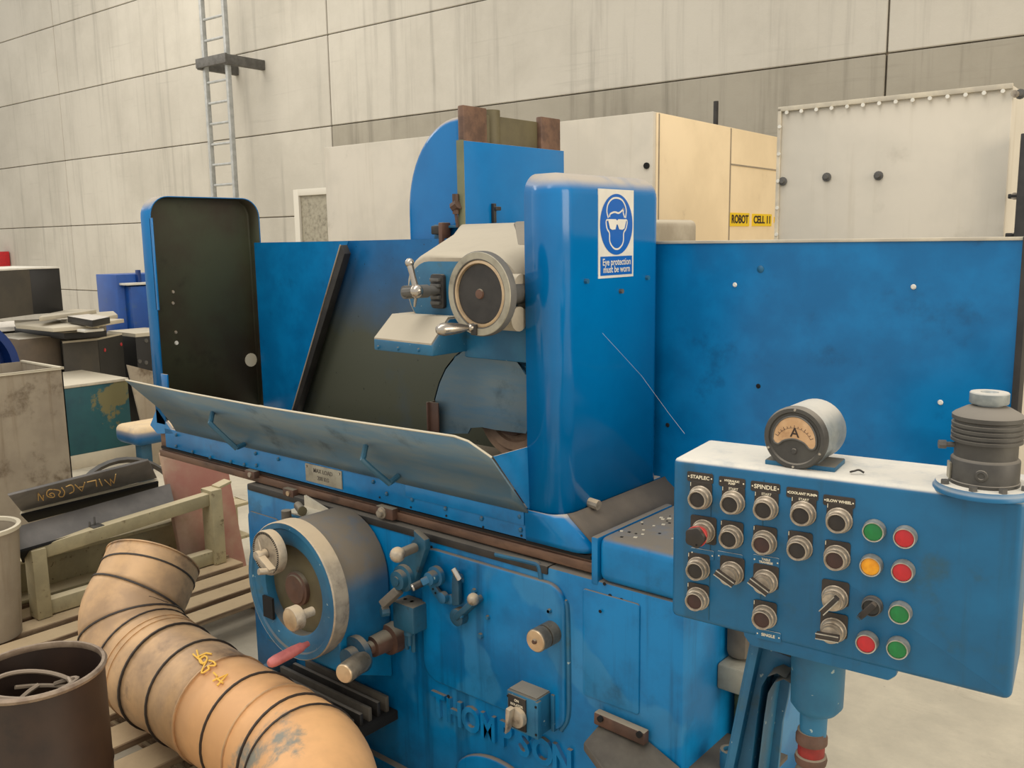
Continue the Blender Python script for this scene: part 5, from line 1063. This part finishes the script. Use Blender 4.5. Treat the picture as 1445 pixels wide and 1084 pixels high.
# flat sheets stacked behind the cabinets
zs = PX(84, 474, -7.3).z
for i, (pts, th, mt, lb_t) in enumerate((
        (((20, 452), (75, 450), (140, 458), (75, 463), (22, 458)), .03, 'pale_sheet', 'cream flat sheet, largest and nearest of the stacked sheets'),
        (((85, 451), (125, 449), (175, 450), (130, 457)), .03, 'pale_sheet', 'cream flat sheet in the middle of the stack'),
        (((95, 446), (125, 443), (155, 447), (130, 452)), .05, 'black_cabinet', 'black flat tray on top of the stacked sheets'),
        (((55, 448), (118, 440), (136, 437), (100, 436), (60, 444)), .03, 'pale_sheet', 'cream narrow sheet at the back of the stack'),
        (((100, 443), (160, 439), (166, 444), (135, 448)), .03, 'pale_sheet', 'cream sheet beside the blue locker foot'),
        (((20, 461), (55, 466), (90, 470), (150, 466), (150, 460), (80, 461)), .05, 'black_cabinet', 'dark slatted assembly under the cream sheets'))):
    zz = zs + .02 + .035 * (5 - i if i < 5 else 0); zz = {0: zs + .10, 1: zs + .12, 2: zs + .16, 3: zs + .17, 4: zs + .14, 5: zs + .04}[i]
    P_l = [PZ(x, y, zz) for x, y in pts]
    tag(build(MB().prism(P_l, (0, 0, -th)), 'flat_sheet', mt, bevel=.003), lb_t, 'sheet', 'flat sheets stacked behind the cabinets')
q = PZ(125, 468, zs + .06); tag(build(MB().box(q.x - .06, q.x + .06, q.y - .06, q.y + .09, q.z, q.z + .02), 'white_block', 'sign_white', bevel=.004), 'small white block lying on the dark assembly', 'block')
build(MB().box(-9.2, -8.1, 1.8, 3.6, 0, zs - .0), 'stillage', 'black_cabinet'); bpy.data.objects['stillage']['label'] = 'dark steel stillage carrying the stacked flat sheets'; bpy.data.objects['stillage']['category'] = 'stillage'
# dark box with white top
X1 = -7.7; a_ = PX(41, 380, X1); b_ = PX(84, 379, X1); zb_ = PX(86, 441, X1).z
Bk = thing('dark_box', 'black steel box with a white top, upper left behind the blue wheel housing', 'box', (X1, a_.y, zb_))
build(MB().prism([V((X1, a_.y, zb_)), V((X1, a_.y, a_.z)), V((X1, b_.y, a_.z)), V((X1, b_.y, zb_))], (-.9, 0, 0)), 'body', 'black_cabinet', Bk, bevel=.004)
e_ = PN(12, 400, (0, 0, 1), a_.z); pL = PX(0, 385, X1 + .35)
build(MB().prism([V((X1 + .005, a_.y, zb_)), V((X1 + .005, a_.y, a_.z)), V((X1 + .5, a_.y - .75, a_.z)), V((X1 + .5, a_.y - .75, zb_))], (-.02, 0, 0)), 'side_panel', 'grey_cabinet', Bk)
build(MB().prism([V((X1 + .01, a_.y, a_.z)), V((X1 + .5, a_.y - .78, a_.z)), V((X1 - .4, a_.y - .78, a_.z)), V((X1 - .9, b_.y, a_.z)), V((X1 + .01, b_.y, a_.z))], (0, 0, .012)), 'top', 'sign_white', Bk)
# blue locker
X1 = -8.2; a_ = PX(164, 388, X1); b_ = PX(210, 387, X1)
Lk = thing('blue_locker', 'bright blue steel locker with a thin shelf line, behind the left cover', 'locker', (X1, a_.y, 0))
ym = PX(175, 400, X1).y
build(MB().box(X1 - .4, X1, a_.y, b_.y + .3, 0, a_.z), 'body', 'royal_blue', Lk, bevel=.004)
build(MB().box(X1, X1 + .12, ym, b_.y + .3, .2, PX(180, 404, X1).z), 'door', 'royal_blue', Lk, bevel=.004)
build(MB().box(X1, X1 + .14, PX(168, 401, X1).y, b_.y + .3, PX(180, 402, X1).z, PX(180, 399, X1).z), 'shelf', 'sign_white', Lk, bevel=.001)
mb = MB(); q = PX(197, 390, X1 + .02); mb.box(X1, X1 + .05, q.y - .03, q.y + .0, q.z - .1, q.z + .06); build(mb, 'latch', 'deep_blue', Lk, bevel=.003)
# big blue wheel housing at the far left edge
X1 = -5.6; c_ = PX(-55, 500, X1); rw_ = abs(PX(24, 470, X1).y - c_.y)
BW = thing('wheel_housing', 'deep blue round machine housing cut by the left edge', 'machine', (X1, c_.y, 0))
build(MB().lathe((X1 - .25, c_.y, c_.z - .1), (1, 0, 0), [(0, rw_ * .98), (.1, rw_), (.25, rw_), (.25, rw_ * .86), (.15, rw_ * .84), (.15, rw_ * .5), (.2, rw_ * .5), (.2, 0)], 48), 'housing', 'deep_blue', BW)
build(MB().lathe((X1 - .25, c_.y, c_.z - .1), (1, 0, 0), [(.25, rw_ * .62), (.3, rw_ * .6), (.3, rw_ * .5), (.25, rw_ * .48)], 40, closed=True), 'ring', 'royal_blue', BW)
build(MB().box(X1 - .5, X1 - .26, c_.y - .3, PX(18, 470, X1).y, 0, PX(8, 400, X1).z), 'frame', 'deep_blue', BW, bevel=.01)
# red sliver at the edge
q = PU(1, 365, -13.5); q = PW(0, 365, 8.4); tag(build(wbox(MB(), (q - CAM).dot(WX) - .25, (q - CAM).dot(WX) + .03, 8.35, 8.58, q.z - .16, q.z + .14), 'red_box', 'lamp_red', bevel=.01), 'small red box on the concrete wall at the left edge', 'box')
# everything outside the frame that the hall needs to close its reflections: side wall and roof edge are left open to the hall air
